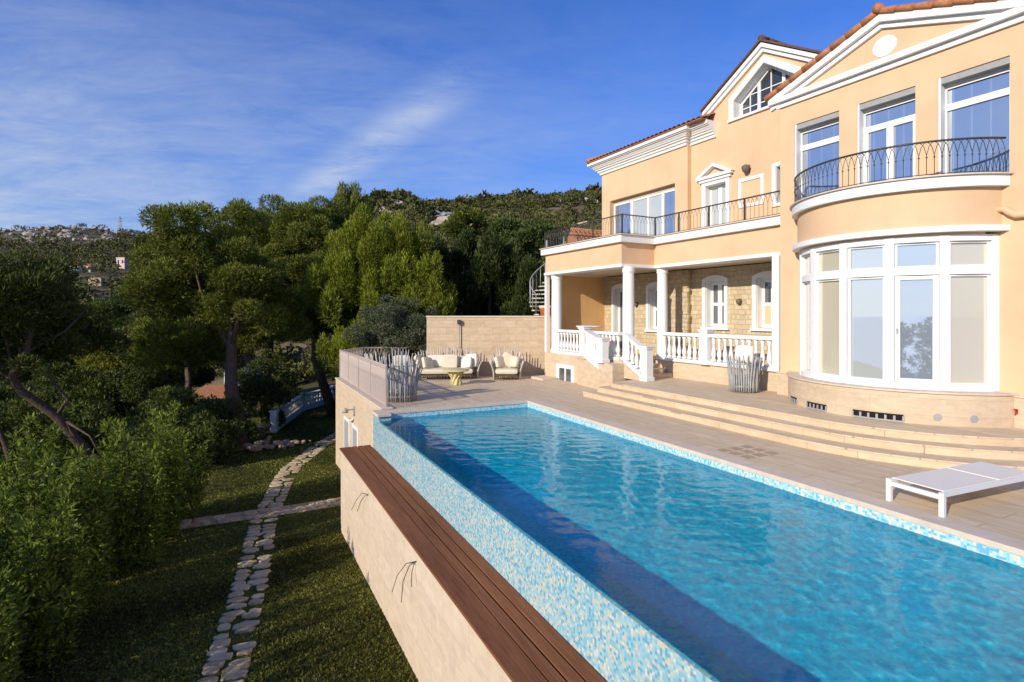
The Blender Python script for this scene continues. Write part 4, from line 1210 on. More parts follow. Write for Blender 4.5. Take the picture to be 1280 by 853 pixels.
# ------------------------------------------------------------------ garden wall behind the seats
gw=thing('garden_wall','high sandstone block wall closing the back of the far terrace','wall',(-1.2,22.4,0),WF)
mb=MB(); mb.box(-3.45,1.62,22.30,22.62,-.3,2.36); mb.build('wall_face',BACKW,gw)
mb=MB(); mb.box(-3.48,1.62,22.27,22.66,2.363,2.42); mb.build('coping',COPING,gw,bevel=.008)
lp=thing('terrace_lamp','slim pole lamp standing in front of the sandstone wall behind the sofa','lamp',loc=(-2.13,22.2,0))
mb=MB(); mb.tube([(0,0,0),(0,0,2.1)],.022,8); mb.lathe([(.06,0),(.06,.02)],(0,0,0),10); mb.build('pole',GREYM,lp)
mb=MB(); mb.box(-.07,.07,-.06,.06,2.08,2.26); mb.build('lamp_head',IRON,lp,bevel=.01)

# ------------------------------------------------------------------ stick furniture
def stick_seat(name,label,cat,loc,rz,w,d,hb,hs,group,n=30,mat=STICK,flare=.16,backcush=None,arc=(-28,208),ring=.62,seatmat=CREAM,hvar=.07):
    T=thing(name,label,cat,loc=loc,rz=rz,group=group)
    rnd=random.Random(int(abs(loc[0]*97+loc[1]*31)))
    a0,a1=R(arc[0]),R(arc[1])
    def base(ph,ex=2.6):
        c_,s_=math.cos(ph),math.sin(ph)
        k=(abs(c_)**ex+abs(s_)**ex)**(-1/ex)
        return Vector((c_*k*w/2,s_*k*d/2,0))
    mb=MB()
    for i in range(n):
        ph=a0+(a1-a0)*(i+.5)/n
        p=base(ph)*rnd.uniform(.96,1.03); s_=max(0,math.sin(ph))
        h=(hs+(hb-hs)*s_**1.2)*(1+rnd.uniform(-hvar,hvar))
        out=Vector((math.cos(ph),math.sin(ph)*.9,0))
        jx,jy=rnd.uniform(-.03,.03),rnd.uniform(-.03,.03)
        pts=[p+Vector((0,0,.02)),p+out*.01+Vector((0,0,h*.3)),p+out*.03+Vector((jx*.4,jy*.4,h*.55)),p+out*flare*.55+Vector((jx,jy,h*.8)),p+out*flare+Vector((jx*1.6,jy*1.6,h))]
        mb.tube(pts,[.022,.026,.025,.021,.013],6)
    mb.build('back_sticks',mat,T)
    for z,k in ((.16,1.0),(ring,1.04)):
        mb=MB(); pts=[base(a0+(a1-a0)*i/40)*k+Vector((0,0,z)) for i in range(41)]
        mb.tube(pts,.016,6); mb.build('hoop',GREYM,T)
    mb=MB()
    mb.box(-w*.42,w*.42,-d*.46,d*.40,.15,.19)
    for i in range(int(w*.84/.11)+1):
        x=-w*.42+i*.11; mb.tube([(x,-d*.455,.0),(x,-d*.455,.20)],.014,5)
    mb.build('base_frame',GREYM if mat is STICK else BARK,T)
    mb=MB(); mb.rbox((0,-d*.05,.31),(w*.84,d*.82,.22),.08,0,0,.05,8); mb.build('seat_cushion',seatmat,T)
    return T
def pillow(label,loc,rz,size,tilt,mat,group,th=.17,name='cushion',roll=0.0):
    mb=MB(); mb.rbox((0,0,0),(size[0],th,size[1]),.05,0,tilt,.13,8)
    o=mb.build(name,mat); o.location=loc; o.rotation_euler=(0,roll,rz)
    return tag(o,label,'cushion',group)
fz=TP*.0
# sofa
sx,sy=-2.55,21.35; rz=R(4)
stick_seat('stick_sofa','wide pale stick sofa with a fan shaped back before the sandstone wall','sofa',(sx,sy,0),rz,2.45,.95,1.24,.66,'stick furniture on the terrace',n=44,mat=STICKW,flare=.12,arc=(-14,194))
def rel(ox,oy,c=(sx,sy),a=rz): return (c[0]+ox*math.cos(a)-oy*math.sin(a),c[1]+ox*math.sin(a)+oy*math.cos(a))
G1='loose cushions on the sofa'
for (lab,ox,oy,z,rr,sz,tl,m,rol) in (
  ('leftmost sofa cushion leaning on the left arm of sticks',-.98,-.10,.68,R(62),(.52,.50),-.28,CREAM,0),
  ('second sofa cushion from the left, small and tipped over to the right',-.70,-.18,.62,R(48),(.46,.44),-.40,CREAM,.15),
  ('broad back cushion left of the middle of the sofa',-.38,.24,.66,0,(.72,.46),-.20,CREAMW,0),
  ('big pale square cushion in the middle of the sofa',.14,.04,.66,R(-6),(.60,.52),-.22,CREAM,0),
  ('shaded back cushion right of the middle of the sofa',.52,.26,.63,0,(.50,.44),-.20,CREAM,0),
  ('tall ivory cushion leaning on the right arm of the sofa',.98,.06,.68,R(-38),(.56,.52),-.22,CREAMW,-.1),
  ('small ivory cushion in front of the tall one at the right end of the sofa',.80,-.16,.62,R(-30),(.44,.42),-.35,CREAMW,-.12)):
    x,y=rel(ox,oy); pillow(lab,(x,y,z),rz+rr,sz,tl,m,G1,roll=rol)
# armchair beside it
ax,ay=-.19,21.2; arz=R(-4)
stick_seat('stick_armchair','pale stick armchair facing the pool, right of the sofa','armchair',(ax,ay,0),arz,1.02,.86,1.26,.70,'stick furniture on the terrace',n=26,mat=STICKW,flare=.14)
G2='loose cushions on the armchair'
for (lab,ox,oy,z,rr,sz,tl,rol) in (('cream cushion leaning left inside the armchair right of the sofa',-.27,.02,.66,R(52),(.46,.42),-.3,0),
   ('square cushion standing in the middle of the armchair right of the sofa',.02,.20,.72,R(0),(.52,.48),-.24,.55),
   ('cream cushion leaning right inside the armchair right of the sofa',.29,.02,.66,R(-52),(.44,.42),-.3,0)):
    x,y=rel(ox,oy,(ax,ay),arz); pillow(lab,(x,y,z),arz+rr,sz,tl,CREAM,G2,roll=rol)
# armchair seen from behind, by the railing
bx_,by_=-3.22,15.95
stick_seat('stick_armchair','tall grey stick armchair seen from behind beside the terrace railing','armchair',(bx_,by_,0),R(186),.86,.80,1.50,.95,'stick furniture on the terrace',n=30,flare=.17,ring=1.02,arc=(-35,215))
pillow('white cushion showing between the sticks of the tall grey chair',(bx_+.02,by_+.05,.98),R(186),(.50,.62),-.12,CREAMW,'loose cushions in the grey chairs')
stick_seat('stick_armchair','pale stick armchair half hidden behind the railing and the tall grey chair','armchair',(-4.05,17.6,0),R(150),1.0,.85,1.30,.75,'stick furniture on the terrace',n=26,mat=STICKW,flare=.20)
# grey one on the upper terrace by the balustrade
qx,qy=12.38,9.85
X,Y,_=HF.w(qx,qy)
stick_seat('stick_armchair','grey barrel shaped stick armchair seen from behind before the white balustrade','armchair',(X,Y,.45),R(172),.66,.66,.98,.90,'stick furniture on the terrace',n=30,flare=.075,ring=.74,arc=(-50,230),hvar=.04)
pillow('white cushion rising above the sticks of the barrel shaped chair',(X+.02,Y+.02,.45+.98),R(172),(.44,.46),-.05,WHITE,'loose cushions in the grey chairs',.14)
# round table
tb_=thing('side_table','round pale yellow table on a flared base in front of the sofa','table',loc=(-1.98,19.45,0))
mb=MB(); mb.lathe([(.0,.485),(.44,.485),(.475,.50),(.48,.52),(.46,.535),(.0,.54)],(0,0,0),28); mb.build('table_top',YELLOW,tb_)
mb=MB(); mb.lathe([(.20,0),(.21,.02),(.17,.12),(.14,.24),(.16,.36),(.25,.47),(.30,.487)],(0,0,0),20)
for k in range(9):
    a=2*math.pi*k/9; mb.tube([(.225*math.cos(a),.225*math.sin(a),0),(.15*math.cos(a+.35),.15*math.sin(a+.35),.24),(.30*math.cos(a+.7),.30*math.sin(a+.7),.49)],.022,6)
mb.build('table_base',YELLOW,tb_)

# ------------------------------------------------------------------ sun lounger
p0=Vector((5.05,7.37)); p1=Vector((5.29,6.80)); ux=(p1-p0).normalized(); ly=Vector((-ux.y,ux.x))
lang=math.atan2(ly.y,ly.x)
lo=thing('sun_lounger','low white metal sun lounger with a grey sling bed beside the pool','sun lounger',loc=((p0.x+p1.x)/2,(p0.y+p1.y)/2,0),rz=lang-math.pi/2)
LW_,LL,LH=.64,2.02,.30
for x in (-LW_/2,LW_/2):
    for y in (0.0,LL):
        mb=MB(); mb.box(x-.03,x+.03,y-.03,y+.03,0,LH); mb.build('leg',WHITE,lo,bevel=.006)
mb=MB()
for x in (-LW_/2,LW_/2): mb.box(x-.025,x+.025,.03,LL-.03,LH-.055,LH-.002)
for y in (0.0,LL): mb.box(-LW_/2+.03,LW_/2-.03,y-.025,y+.025,LH-.085,LH-.03)
mb.box(-LW_/2+.025,LW_/2-.025,1.22,1.26,LH-.05,LH-.02)
mb.build('frame',WHITE,lo,bevel=.004)
mb=MB(); mb.box(-LW_/2+.012,LW_/2-.012,.045,1.215,LH+.0,LH+.012); mb.build('sling_seat',SLING,lo)
mb=MB(); mb.box(-LW_/2+.012,LW_/2-.012,1.235,LL+.02,LH+.002,LH+.016); mb.build('sling_back',SLING,lo)

# ------------------------------------------------------------------ floor drain and slot in the paving
dr=thing('floor_drain','square patch of grey slatted drain tiles set in the terrace paving','drain',(8.25,7.08,0),PF)
for i in range(3):
    for j in range(3):
        cx,cy=8.25+(i-1)*.30,7.08+(j-1)*.26
        mb=MB()
        for k in range(4): mb.box(cx-.105,cx+.105,cy-.09+k*.047,cy-.09+k*.047+.036,.003,.008)
        mb.build('grate',DRAIN,dr)

# round table on the porch
X,Y,_=HF.w(12.6,16.9); tt=thing('porch_table','small white round table standing on the porch behind the balustrade','table',loc=(X,Y,.98))
mb=MB(); mb.lathe([(0,1.02),(.5,1.02),(.52,1.04),(.5,1.07),(0,1.07)],(0,0,0),24); mb.build('table_top',WHITE,tt)
mb=MB(); mb.lathe([(.25,0),(.24,.04),(.06,.1),(.05,.6),(.09,1.0),(.2,1.02)],(0,0,0),14); mb.build('pedestal',WHITE,tt)

# ------------------------------------------------------------------ spiral stair left of the villa
X0,Y0=1.62,25.6
ss=thing('spiral_stair','grey metal spiral stair rising to the balcony at the left end of the villa','stair',loc=(X0,Y0,2.3))
mb=MB(); mb.tube([(0,0,0),(0,0,3.6)],.06,8); mb.build('pole',GREYM,ss)
nst=15
for i in range(nst):
    a0=R(238-i*17); a1=a0-R(20); z=.19*(i+1)
    P=[(.06*math.cos(a0),.06*math.sin(a0)),(.78*math.cos(a0),.78*math.sin(a0)),(.82*math.cos((a0+a1)/2),.82*math.sin((a0+a1)/2)),(.78*math.cos(a1),.78*math.sin(a1)),(.06*math.cos(a1),.06*math.sin(a1))]
    mb=MB(); mb.prism_z(P[::-1],z-.05,z); mb.build('tread',STICKW,ss)
mb=MB(); pts=[]
for i in range(nst):
    a=R(238-i*17-10); z=.19*(i+1); x,y=.79*math.cos(a),.79*math.sin(a)
    mb.tube([(x,y,z),(x,y,z+.9)],.02,5); pts.append((x,y,z+.9))
mb.tube(pts,.024,6); mb.build('railing',GREYM,ss)
# terracotta pots beside it
def flower_pot(label,loc,s,mat=TERRA):
    T=thing('flower_pot',label,'flower pot',loc=loc,group='flower pots by the spiral stair')
    mb=MB(); mb.lathe([(.20*s,0),(.22*s,.02*s),(.27*s,.40*s),(.28*s,.42*s)],(0,0,0),18); mb.build('pot',mat,T)
    mb=MB(); mb.lathe([(.28*s,.42*s),(.30*s,.43*s),(.30*s,.53*s),(.26*s,.53*s),(.24*s,.46*s),(.0,.46*s)],(0,0,0),18); mb.build('rim',COPING,T)
    return T
flower_pot('orange terracotta pot with a pale rim beside the spiral stair',(1.52,24.0,2.25),1.15)

# outbuilding with a tiled roof seen through the balcony railing
X,Y,_=HF.w(17.4,21.6)
ob=thing('outbuilding','low outbuilding with an orange tiled roof behind the balcony railing','building',(17.5,21.5,2.3),HF)
mb=MB(); mb.box(15.3,20,21.0,22.2,2.0,5.70); mb.build('wall',PEACH,ob)
mb=MB(); tile_sheet(mb,(15.0,20.8,5.72),(20.2,20.8,5.72),(0,.75,.75),5,.24,.06); mb.add([(15.0,20.8,5.70),(15.0,22.3,5.70),(15.0,21.55,6.45)],[(0,1,2)]); mb.add([(15.0,21.55,6.45),(20.2,21.55,6.45),(20.2,22.3,5.7),(15.0,22.3,5.7)],[(0,1,2,3)]); mb.tube([(15.0,21.55,6.5),(20.2,21.55,6.5)],.09,8); mb.build('roof',TILES,ob)

# ------------------------------------------------------------------ lawn: white balustrade, pot, rocks, stakes
bpt_=[(-11.87,27.58),(-12.75,33.6),(-12.0,37.2),(-10.6,41.5)]
gbz=[float(H(x,y)) for x,y in bpt_]
gb=thing('garden_balustrade','low white stone balustrade curving along the far edge of the lawn','balustrade',loc=(bpt_[0][0],bpt_[0][1],gbz[0]))
O=Vector((bpt_[0][0],bpt_[0][1],gbz[0]))
for i,(x,y) in enumerate(bpt_):
    mb=MB(); q=Vector((x,y,gbz[i]))-O
    pier(mb,q.x,q.y,.30,q.z-.3,q.z+1.08); mb.build('post',WHITESTONE,gb)
gbb=None
for i in range(3):
    a=Vector((*bpt_[i],gbz[i]))-O; b=Vector((*bpt_[i+1],gbz[i+1]))-O; d=(b-a); L=d.length; t_=d.normalized(); n_=Vector((-t_.y,t_.x,0))
    def slab(z0,z1,hw):
        mb=MB(); P=[]
        for s,k in ((.15/L,-1),(1-.15/L,-1),(1-.15/L,1),(.15/L,1)): 
            p=a+d*s+n_*hw*k; P.append(p)
        vs=[(p.x,p.y,p.z+z0) for p in P]+[(p.x,p.y,p.z+z1) for p in P]
        mb.add(vs,[(3,2,1,0),(4,5,6,7),(0,1,5,4),(1,2,6,5),(2,3,7,6),(3,0,4,7)]); return mb
    slab(-.3,.34,.11).build('plinth',WHITESTONE,gb); slab(.88,1.0,.13).build('rail',WHITESTONE,gb)
    nb=int(L/.30)
    for k in range(nb):
        p=a+d*((k+.5)/nb)
        if gbb is None:
            m2=MB(); m2.lathe([(.11,.0),(.09,.05),(.12,.2),(.07,.36),(.06,.44),(.10,.55)],(0,0,0),8); me=bpy.data.meshes.new('baluster'); me.from_pydata(m2.v,[],m2.f); me.materials.append(WHITESTONE)
            gbb=bpy.data.objects.new('baluster',me); COL.objects.link(gbb); c=gbb
        else: c=gbb.copy(); COL.objects.link(c)
        c.parent=gb; c.location=(p.x,p.y,p.z+.335)
z=float(H(-12.1,26.7))
bw=thing('stone_bowl','weathered stone bowl planter standing at the near end of the white balustrade','planter',loc=(-12.1,26.7,z))
mb=MB(); mb.lathe([(.18,0),(.16,.10),(.24,.2),(.42,.42),(.46,.50),(.40,.50),(.34,.44),(0,.42)],(0,0,0),16); mb.build('bowl',m_plain('weathered_stone',(.22,.19,.12),.9,.3,8),bw)
ROCKM=m_plain('limestone_rock',(.36,.28,.20),.9,.35,5,.15,.5); ROCKR=m_plain('reddish_rock',(.36,.20,.12),.9,.3,5,.15,.5)
def rock_mesh(seed,mat):
    r=random.Random(seed); import bmesh
    bm=bmesh.new(); bmesh.ops.create_icosphere(bm,subdivisions=2,radius=1)
    pl=[(Vector((r.gauss(0,1),r.gauss(0,1),r.gauss(0,1))).normalized(),r.uniform(.55,.85)) for _ in range(9)]
    for v in bm.verts:
        for nn,dd in pl:
            e=v.co.dot(nn)
            if e>dd: v.co-=nn*(e-dd)
        v.co.z*=.72
    me=bpy.data.meshes.new('rock'); bm.to_mesh(me); bm.free(); me.materials.append(mat); return me
RM=[rock_mesh(i,ROCKR if i==2 else ROCKM) for i in range(4)]
r_=random.Random(5)
for i in range(40):
    f=r_.random(); x=-11.5+f*2.1+r_.uniform(-.25,.25); y=23.3+f*1.7+r_.uniform(-.45,.45)
    o=bpy.data.objects.new('rock',RM[r_.randrange(4)]); COL.objects.link(o)
    s=r_.uniform(.08,.24)*(1.15-.5*f); o.scale=(s*r_.uniform(.9,1.4),s,s*r_.uniform(.8,1.2))
    o.location=(x,y,float(H(x,y))+s*.35+(r_.uniform(0,.42) if f<.5 else r_.uniform(0,.1))); o.rotation_euler=(r_.uniform(-.4,.4),r_.uniform(-.4,.4),r_.uniform(0,6.28))
    tag(o,'broken stone in the rough heap of rubble on the lawn','rock','rocks in the heap on the lawn')

# neighbouring houses below, half hidden in the trees
def small_house(label,x,y,z,w,d,h,rz,wall,roof,rise=1.0,flat=False,nwin=2):
    T=thing('house',label,'house',loc=(x,y,z),rz=rz)
    mb=MB(); mb.box(-w/2,w/2,-d/2,d/2,-2,h); mb.build('wall',wall,T)
    mb=MB()
    if flat: mb.box(-w/2-.15,w/2+.15,-d/2-.15,d/2+.15,h+.002,h+.3)
    else: mb.add([(-w/2-.3,-d/2-.3,h),(w/2+.3,-d/2-.3,h),(w/2+.3,d/2+.3,h),(-w/2-.3,d/2+.3,h),(-w/4,0,h+rise),(w/4,0,h+rise)],[(0,1,5,4),(1,2,5),(2,3,4,5),(3,0,4),(3,2,1,0)])
    mb.build('roof',roof,T)
    for k in range(nwin):
        xx=-w/2+w*(k+.5)/nwin; mb=MB(); mb.box(xx-w*.09,xx+w*.09,-d/2-.03,-d/2-.0,h*.35,h*.75); mb.build('window',GL_DARK,T)
    return T
TANW=m_plain('tan_wall',(.50,.40,.28),.85,.08); BLUEG=m_plain('bluish_wall',(.45,.50,.56),.8,.08)
small_house('small white house with a faded orange roof below the lawn, behind the hedge',-21.5,40.5,-7.7,3.6,5,4.1,R(15),WHITESTONE,TILES,.9)
small_house('small white house glimpsed between the pines beyond the white balustrade',-27.3,58,-5.6,3.4,4,3.0,R(-20),WHITESTONE,TILES,.7)
# ------------------------------------------------------------------ foliage
def unit(n): v=rng.normal(size=(n,3)); return v/np.linalg.norm(v,axis=1,keepdims=True)
def leaves(P,D,L,Wd,tw=None,elong=.5):
    # diamond leaves: base P, direction D
    n=len(P); r=unit(n); S=np.cross(D,r); S/=np.linalg.norm(S,axis=1,keepdims=True)+1e-9
    L=np.asarray(L).reshape(-1,1); Wd=np.asarray(Wd).reshape(-1,1)
    m=P+D*L*elong
    v=np.stack([P,m+S*Wd,P+D*L,m-S*Wd],1).reshape(-1,3)
    return v,np.arange(n*4).reshape(-1,4)
def crown(blobs,dens,L,Wd,up=.35,out=.7,rnd=.6,shade0=.58,sv=.18,inner=.45):
    # blobs: (cx,cy,cz,rx,ry,rz)
    V_=[];F_=[];S_=[];o=0
    for b in blobs:
        c=np.array(b[:3]); r=np.array(b[3:6]); area=(r[0]*r[1]+r[1]*r[2]+r[0]*r[2])
        n=max(12,int(dens*area))
        d=unit(n); rad=inner+(1-inner)*rng.random(n)**.45
        P=c+d*r*rad[:,None]*rng.uniform(.88,1.12,(n,1))
        D=d*out+np.array([0,0,up])+unit(n)*rnd; D/=np.linalg.norm(D,axis=1,keepdims=True)
        l=L*rng.uniform(.6,1.35,n); w_=Wd*rng.uniform(.7,1.3,n)
        v,f=leaves(P,D,l,w_); V_.append(v); F_.append(f+o); o+=len(v)
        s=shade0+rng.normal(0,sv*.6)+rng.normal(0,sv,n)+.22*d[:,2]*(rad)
        S_.append(np.clip(s,0,1))
    return np.vstack(V_),np.vstack(F_),np.concatenate(S_)
def sub_blobs(c,r,k,sub,flat=.7,surf=.55,low=-.5):
    out=[]
    for _ in range(k):
        while True:
            d=unit(1)[0]
            if d[2]>low: break
        f=surf+(1.08-surf)*random.random()
        s=sub*random.uniform(.65,1.3)
        out.append((c[0]+d[0]*r[0]*f,c[1]+d[1]*r[1]*f,c[2]+d[2]*r[2]*f,s,s,s*flat))
    return out
def make_tree(name,label,cat,base,trunk,limbs,blobs,mat,bark,dens,L,Wd,group=None,trunk_r=.2,**kw):
    T=thing(name,label,cat,loc=base,group=group)
    B=np.array(base)
    mb=MB(); n=len(trunk); mb.tube([tuple(np.array(p)-B) for p in trunk],[trunk_r*(1-.65*i/(n-1)) for i in range(n)],9)
    for l in limbs:
        m=len(l); mb.tube([tuple(np.array(p)-B) for p in l],[trunk_r*.36*(1-.75*i/(m-1)) for i in range(m)],6)
    mb.build('trunk',bark,T)
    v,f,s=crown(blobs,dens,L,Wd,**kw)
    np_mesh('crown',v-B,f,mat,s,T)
    return T
def limbs_to(trunk,blobs,k):
    out=[]; idx=random.sample(range(len(blobs)),min(k,len(blobs)))
    for i in idx:
        b=np.array(blobs[i][:3]); f=random.uniform(.45,.95); n=len(trunk)-1
        q=min(int(f*n),n-1); p=np.array(trunk[q])+(np.array(trunk[q+1])-np.array(trunk[q]))*(f*n-q)
        m=(p+b)/2+np.array([random.uniform(-.3,.3),random.uniform(-.3,.3),-.12*np.linalg.norm(b-p)])
        out.append([tuple(p),tuple(m),tuple(b)])
    return out
PINE=m_leaf('pine_needles',(.018,.026,.004),(.22,.24,.036),.22)
PINEL=m_leaf('bright_pine_needles',(.035,.05,.005),(.29,.32,.030),.26)
PINED=m_leaf('dark_pine_needles',(.010,.016,.003),(.11,.125,.024),.14)
OLIVE=m_leaf('olive_leaves',(.03,.04,.02),(.15,.165,.09),.15)
CYP=m_leaf('cypress_leaves',(.008,.016,.004),(.085,.115,.024),.12)
CYPL=m_leaf('light_cypress_leaves',(.02,.035,.008),(.12,.16,.04),.15)
LAUREL=m_leaf('laurel_leaves',(.026,.045,.006),(.22,.27,.042),.3)
SHRUB=m_leaf('shrub_leaves',(.016,.026,.006),(.115,.145,.032),.22)
YELLOWG=m_leaf('yellow_green_leaves',(.04,.05,.006),(.28,.26,.04),.22)

def uvY(u,v,Y): return ((u-640)/690*Y,Y,2.5+(392.5-v)/690*Y)
# --- tall umbrella pines left of the terrace
def pine(label,base,top,cr,crr,k,sub,mat=PINE,lean=(0,0),dens=900,tr=.28,L=.17,Wd=.021,group=None,limb=9,low=-.55,**kw):
    b=np.array(base); t=np.array(top)
    trunk=[tuple(b),tuple(b+(t-b)*.3+np.array([lean[0],lean[1],0])),tuple(b+(t-b)*.65+np.array([lean[0]*.6,lean[1]*.6,0])),tuple(t)]
    bl=[]
    sub*=.98; dens*=1.5
    for c,r,kk in zip(cr,crr,k): bl+=sub_blobs(c,r,int(kk*1.05),sub,.82,.4,low)
    return make_tree('pine_tree',label,'tree',base,trunk,limbs_to(trunk,bl,limb),bl,mat,BARK,dens,L,Wd,group,tr,up=.4,out=.75,rnd=.65,inner=.42,**kw)
def G(x,y): return (x,y,float(H(x,y)))
GP='pines between the lawn and the hillside'
pine('big dark pine rising from the rubble heap at the edge of the lawn',G(-11.9,24.4),(-12.6,25.0,5.6),[(-13.5,24.8,4.9),(-15.5,25.2,2.6),(-12.0,25.4,2.6),(-15.6,25.4,.9)],[(3.2,2.3,2.4),(2.0,2,2.1),(2.0,1.9,2.0),(1.9,2.0,1.4)],[42,26,24,20],.66,PINE,(-.4,0),760,.34,group=GP)
pine('tall pine with a leaning trunk behind the white balustrade',G(-10.2,31.6),(-11.2,32,7.6),[(-11.4,32,7.2),(-12.8,32,5.2),(-10.6,32,4.4),(-12.2,31,2.2),(-10.2,31.5,2.0)],[(2.1,2,2.0),(2.3,2,2.0),(1.8,1.8,2.1),(2.4,2,1.7),(1.8,1.6,1.6)],[30,28,24,22,18],.62,PINE,(-.8,0),760,.30,group=GP)
pine('broad pine between the leaning pine and the big dark pine',G(-15.2,33.5),(-14.8,34,7.4),[(-14.7,34,7.3),(-16.8,34.2,6.2),(-15.4,33.6,4.2),(-15.0,33.4,1.6)],[(2.6,2.2,2.2),(2.1,2.2,1.9),(3.0,2.2,2.0),(3.0,2.0,1.9)],[36,24,26,24],.66,PINE,(.3,0),620,.3,group=GP)
pine('dark low pine filling the gap left of the big dark pine',G(-19.5,33),(-19.8,33.4,2.6),[(-19.8,33.4,2.2),(-18.0,33,.2),(-21.5,33.5,.6)],[(2.4,2.2,1.7),(2.0,2,1.5),(2.0,2,1.6)],[26,16,16],.68,PINED,(.2,0),560,.25,group=GP)
# bright feathery pine behind the terrace corner
def plumes(c,r,k,w,h):
    out=[]
    for _ in range(k):
        d=unit(1)[0]; d[2]=abs(d[2])*1.0-.35*random.random(); f=random.uniform(.35,1.0)
        s=w*random.uniform(.7,1.25)
        out.append((c[0]+d[0]*r[0]*f,c[1]+d[1]*r[1]*f,c[2]+d[2]*r[2]*f,s,s,h*random.uniform(.7,1.2)))
    return out
bl=plumes((-6.3,27.2,3.5),(3.0,2.0,4.2),165,.42,.85)+plumes((-8.2,27.0,3.4),(1.9,1.6,3.0),70,.40,.8)+plumes((-4.3,26.4,2.6),(1.7,1.4,2.6),44,.30,.75)+plumes((-6.6,26.2,.6),(2.8,1.8,2.2),46,.36,.8)
b=G(-6.4,27.4); tk=[b,(-6.3,27.4,0),(-6.1,27.3,3),(-6.0,27.2,6)]
make_tree('pine_tree','bright green feathery pine behind the corner of the terrace','tree',b,tk,limbs_to(tk,bl,10),bl,PINEL,BARK,900,.20,.020,GP,.26,up=.8,out=.6,rnd=.5,shade0=.56)
bl=plumes((-10.3,35.5,8.6),(1.0,1.0,2.2),26,.34,1.2)+plumes((-10.3,35.5,5.6),(1.9,1.5,2.5),34,.40,1.0)
b=G(-10.3,35.5); tk=[b,(-10.3,35.5,2),(-10.3,35.5,9.8)]
make_tree('pine_tree','slender pointed pine, tallest tip of the tree group on the skyline','tree',b,tk,limbs_to(tk,bl,6),bl,PINE,BARK,640,.24,.024,GP,.2,up=1.0,out=.45,rnd=.35)
# olive by the wall
bl=sub_blobs((-5.3,24.2,2.1),(1.6,1.3,1.5),34,.34,.9,.15,-.8)+sub_blobs((-3.75,23.4,1.5),(1.1,.8,1.1),24,.30,.9,.15,-.8)+sub_blobs((-6.2,24.0,.8),(1.1,1.0,1.2),16,.34,.9,.2,-.8)
b=(-4.9,24.2,float(H(-4.9,24.2))); tk=[b,(-4.8,24.2,-.8),(-4.9,24.1,.6),(-4.8,24.0,1.8)]
make_tree('olive_tree','grey green olive tree leaning over the left end of the sandstone wall','tree',b,tk,limbs_to(tk,bl,12),bl,OLIVE,BARKL,1500,.115,.017,None,.16,up=.2,out=.55,rnd=.8,sv=.2)
# dark cypress screen behind the wall
lab=['dark cypress next to the bright feathery pine, leftmost behind the wall','dark cypress second from the left behind the wall','tallest dark cypress in the middle behind the wall','dark cypress second from the spiral stair','dark cypress right beside the spiral stair']
for i,(x,y,h,r) in enumerate(((-4.1,29.3,6.7,1.25),(-2.6,30.6,6.9,1.25),(-1.2,29.6,6.6,1.25),(.1,30.4,6.1,1.15),(1.05,28.6,5.3,.95))):
    b=G(x,y); bl=[]
    for k in range(64):
        f=random.random(); rr_=r*(1-.75*max(0,f-.35)/.65)*random.uniform(.55,1.0); a=random.uniform(0,6.28)
        bl.append((x+rr_*math.cos(a),y+rr_*math.sin(a),2.3+(h-2.6)*f,.30,.30,.62))
    make_tree('cypress_tree',lab[i],'tree',b,[b,(x,y,4),(x,y,h-.4)],[],bl,CYP,BARK,820,.19,.024,'cypress screen behind the sandstone wall',.12,up=.9,out=.6,rnd=.4,shade0=.36)
# lighter shrubs above the cypress tops, right of the slope
for i,(u,v,Y,r,lb) in enumerate(((668,302,44,1.6,'light green bush on the slope just left of the balcony'),(628,300,46,1.5,'light green bush on the slope above the dark cypresses'),(585,285,48,2.0,'round green tree on the slope above the cypresses, near the bare rock'))):
    x,y,z=uvY(u,v,Y); gz=float(H(x,y)); bl=sub_blobs((x,y,max(z,gz+1.0)),(r,r,r*.9),26,.55,.8,.5)
    make_tree('bush',lb,'bush',(x,y,gz),[(x,y,gz),(x,y,gz+1.2)],[],bl,(CYPL,CYPL,PINE)[i],BARK,420,.26,.05,None,.12)

# --- leaning pine at the far left
b=G(-14.6,19.8)
tk=[b,uvY(104,560,19.2),uvY(70,520,18.8),uvY(25,488,18.2),uvY(15,470,18.0),uvY(33,440,17.8),uvY(40,410,17.6)]
bl=[]
for (u,v,Y,rx,rz_,k) in ((-5,385,18,2.2,1.5,36),(-90,365,18,2.6,1.9,28),(30,360,18.5,1.2,.9,14),(85,425,19.5,1.2,.6,14),(20,440,18.6,1.9,.8,20)):
    c=uvY(u,v,Y); bl+=sub_blobs(c,(rx,2.2,rz_),k,.55,.6,.4,-.5)
lm=[[uvY(104,560,19.2),uvY(90,540,18.9),uvY(84,528,18.7),uvY(112,545,18.5),uvY(126,570,18.3)],[uvY(70,520,18.8),uvY(85,500,18.7),uvY(60,470,18.8),uvY(70,420,19)],[uvY(33,440,17.8),uvY(80,415,18.4),uvY(110,385,19)]]
make_tree('pine_tree','dark leaning pine at the left edge, its crooked trunk above the hedge','tree',b,tk,lm+limbs_to(tk,bl,7),bl,PINED,BARKL,800,.20,.019,GP,.19,up=.5,out=.7,rnd=.5)
b=G(-18.2,18.6)
tk=[b,uvY(15,600,18.6),uvY(12,570,18.6),uvY(2,545,18.5),uvY(-20,500,18.5),uvY(-60,440,18.5)]
bl=sub_blobs(uvY(-80,400,18.5),(2.8,2.2,1.8),36,.55,.6,.4)
make_tree('pine_tree','thin pine trunk cut by the left edge of the view','tree',b,tk,limbs_to(tk,bl,5),bl,PINED,BARKL,700,.20,.02,GP,.14,up=.5,out=.7,rnd=.5)
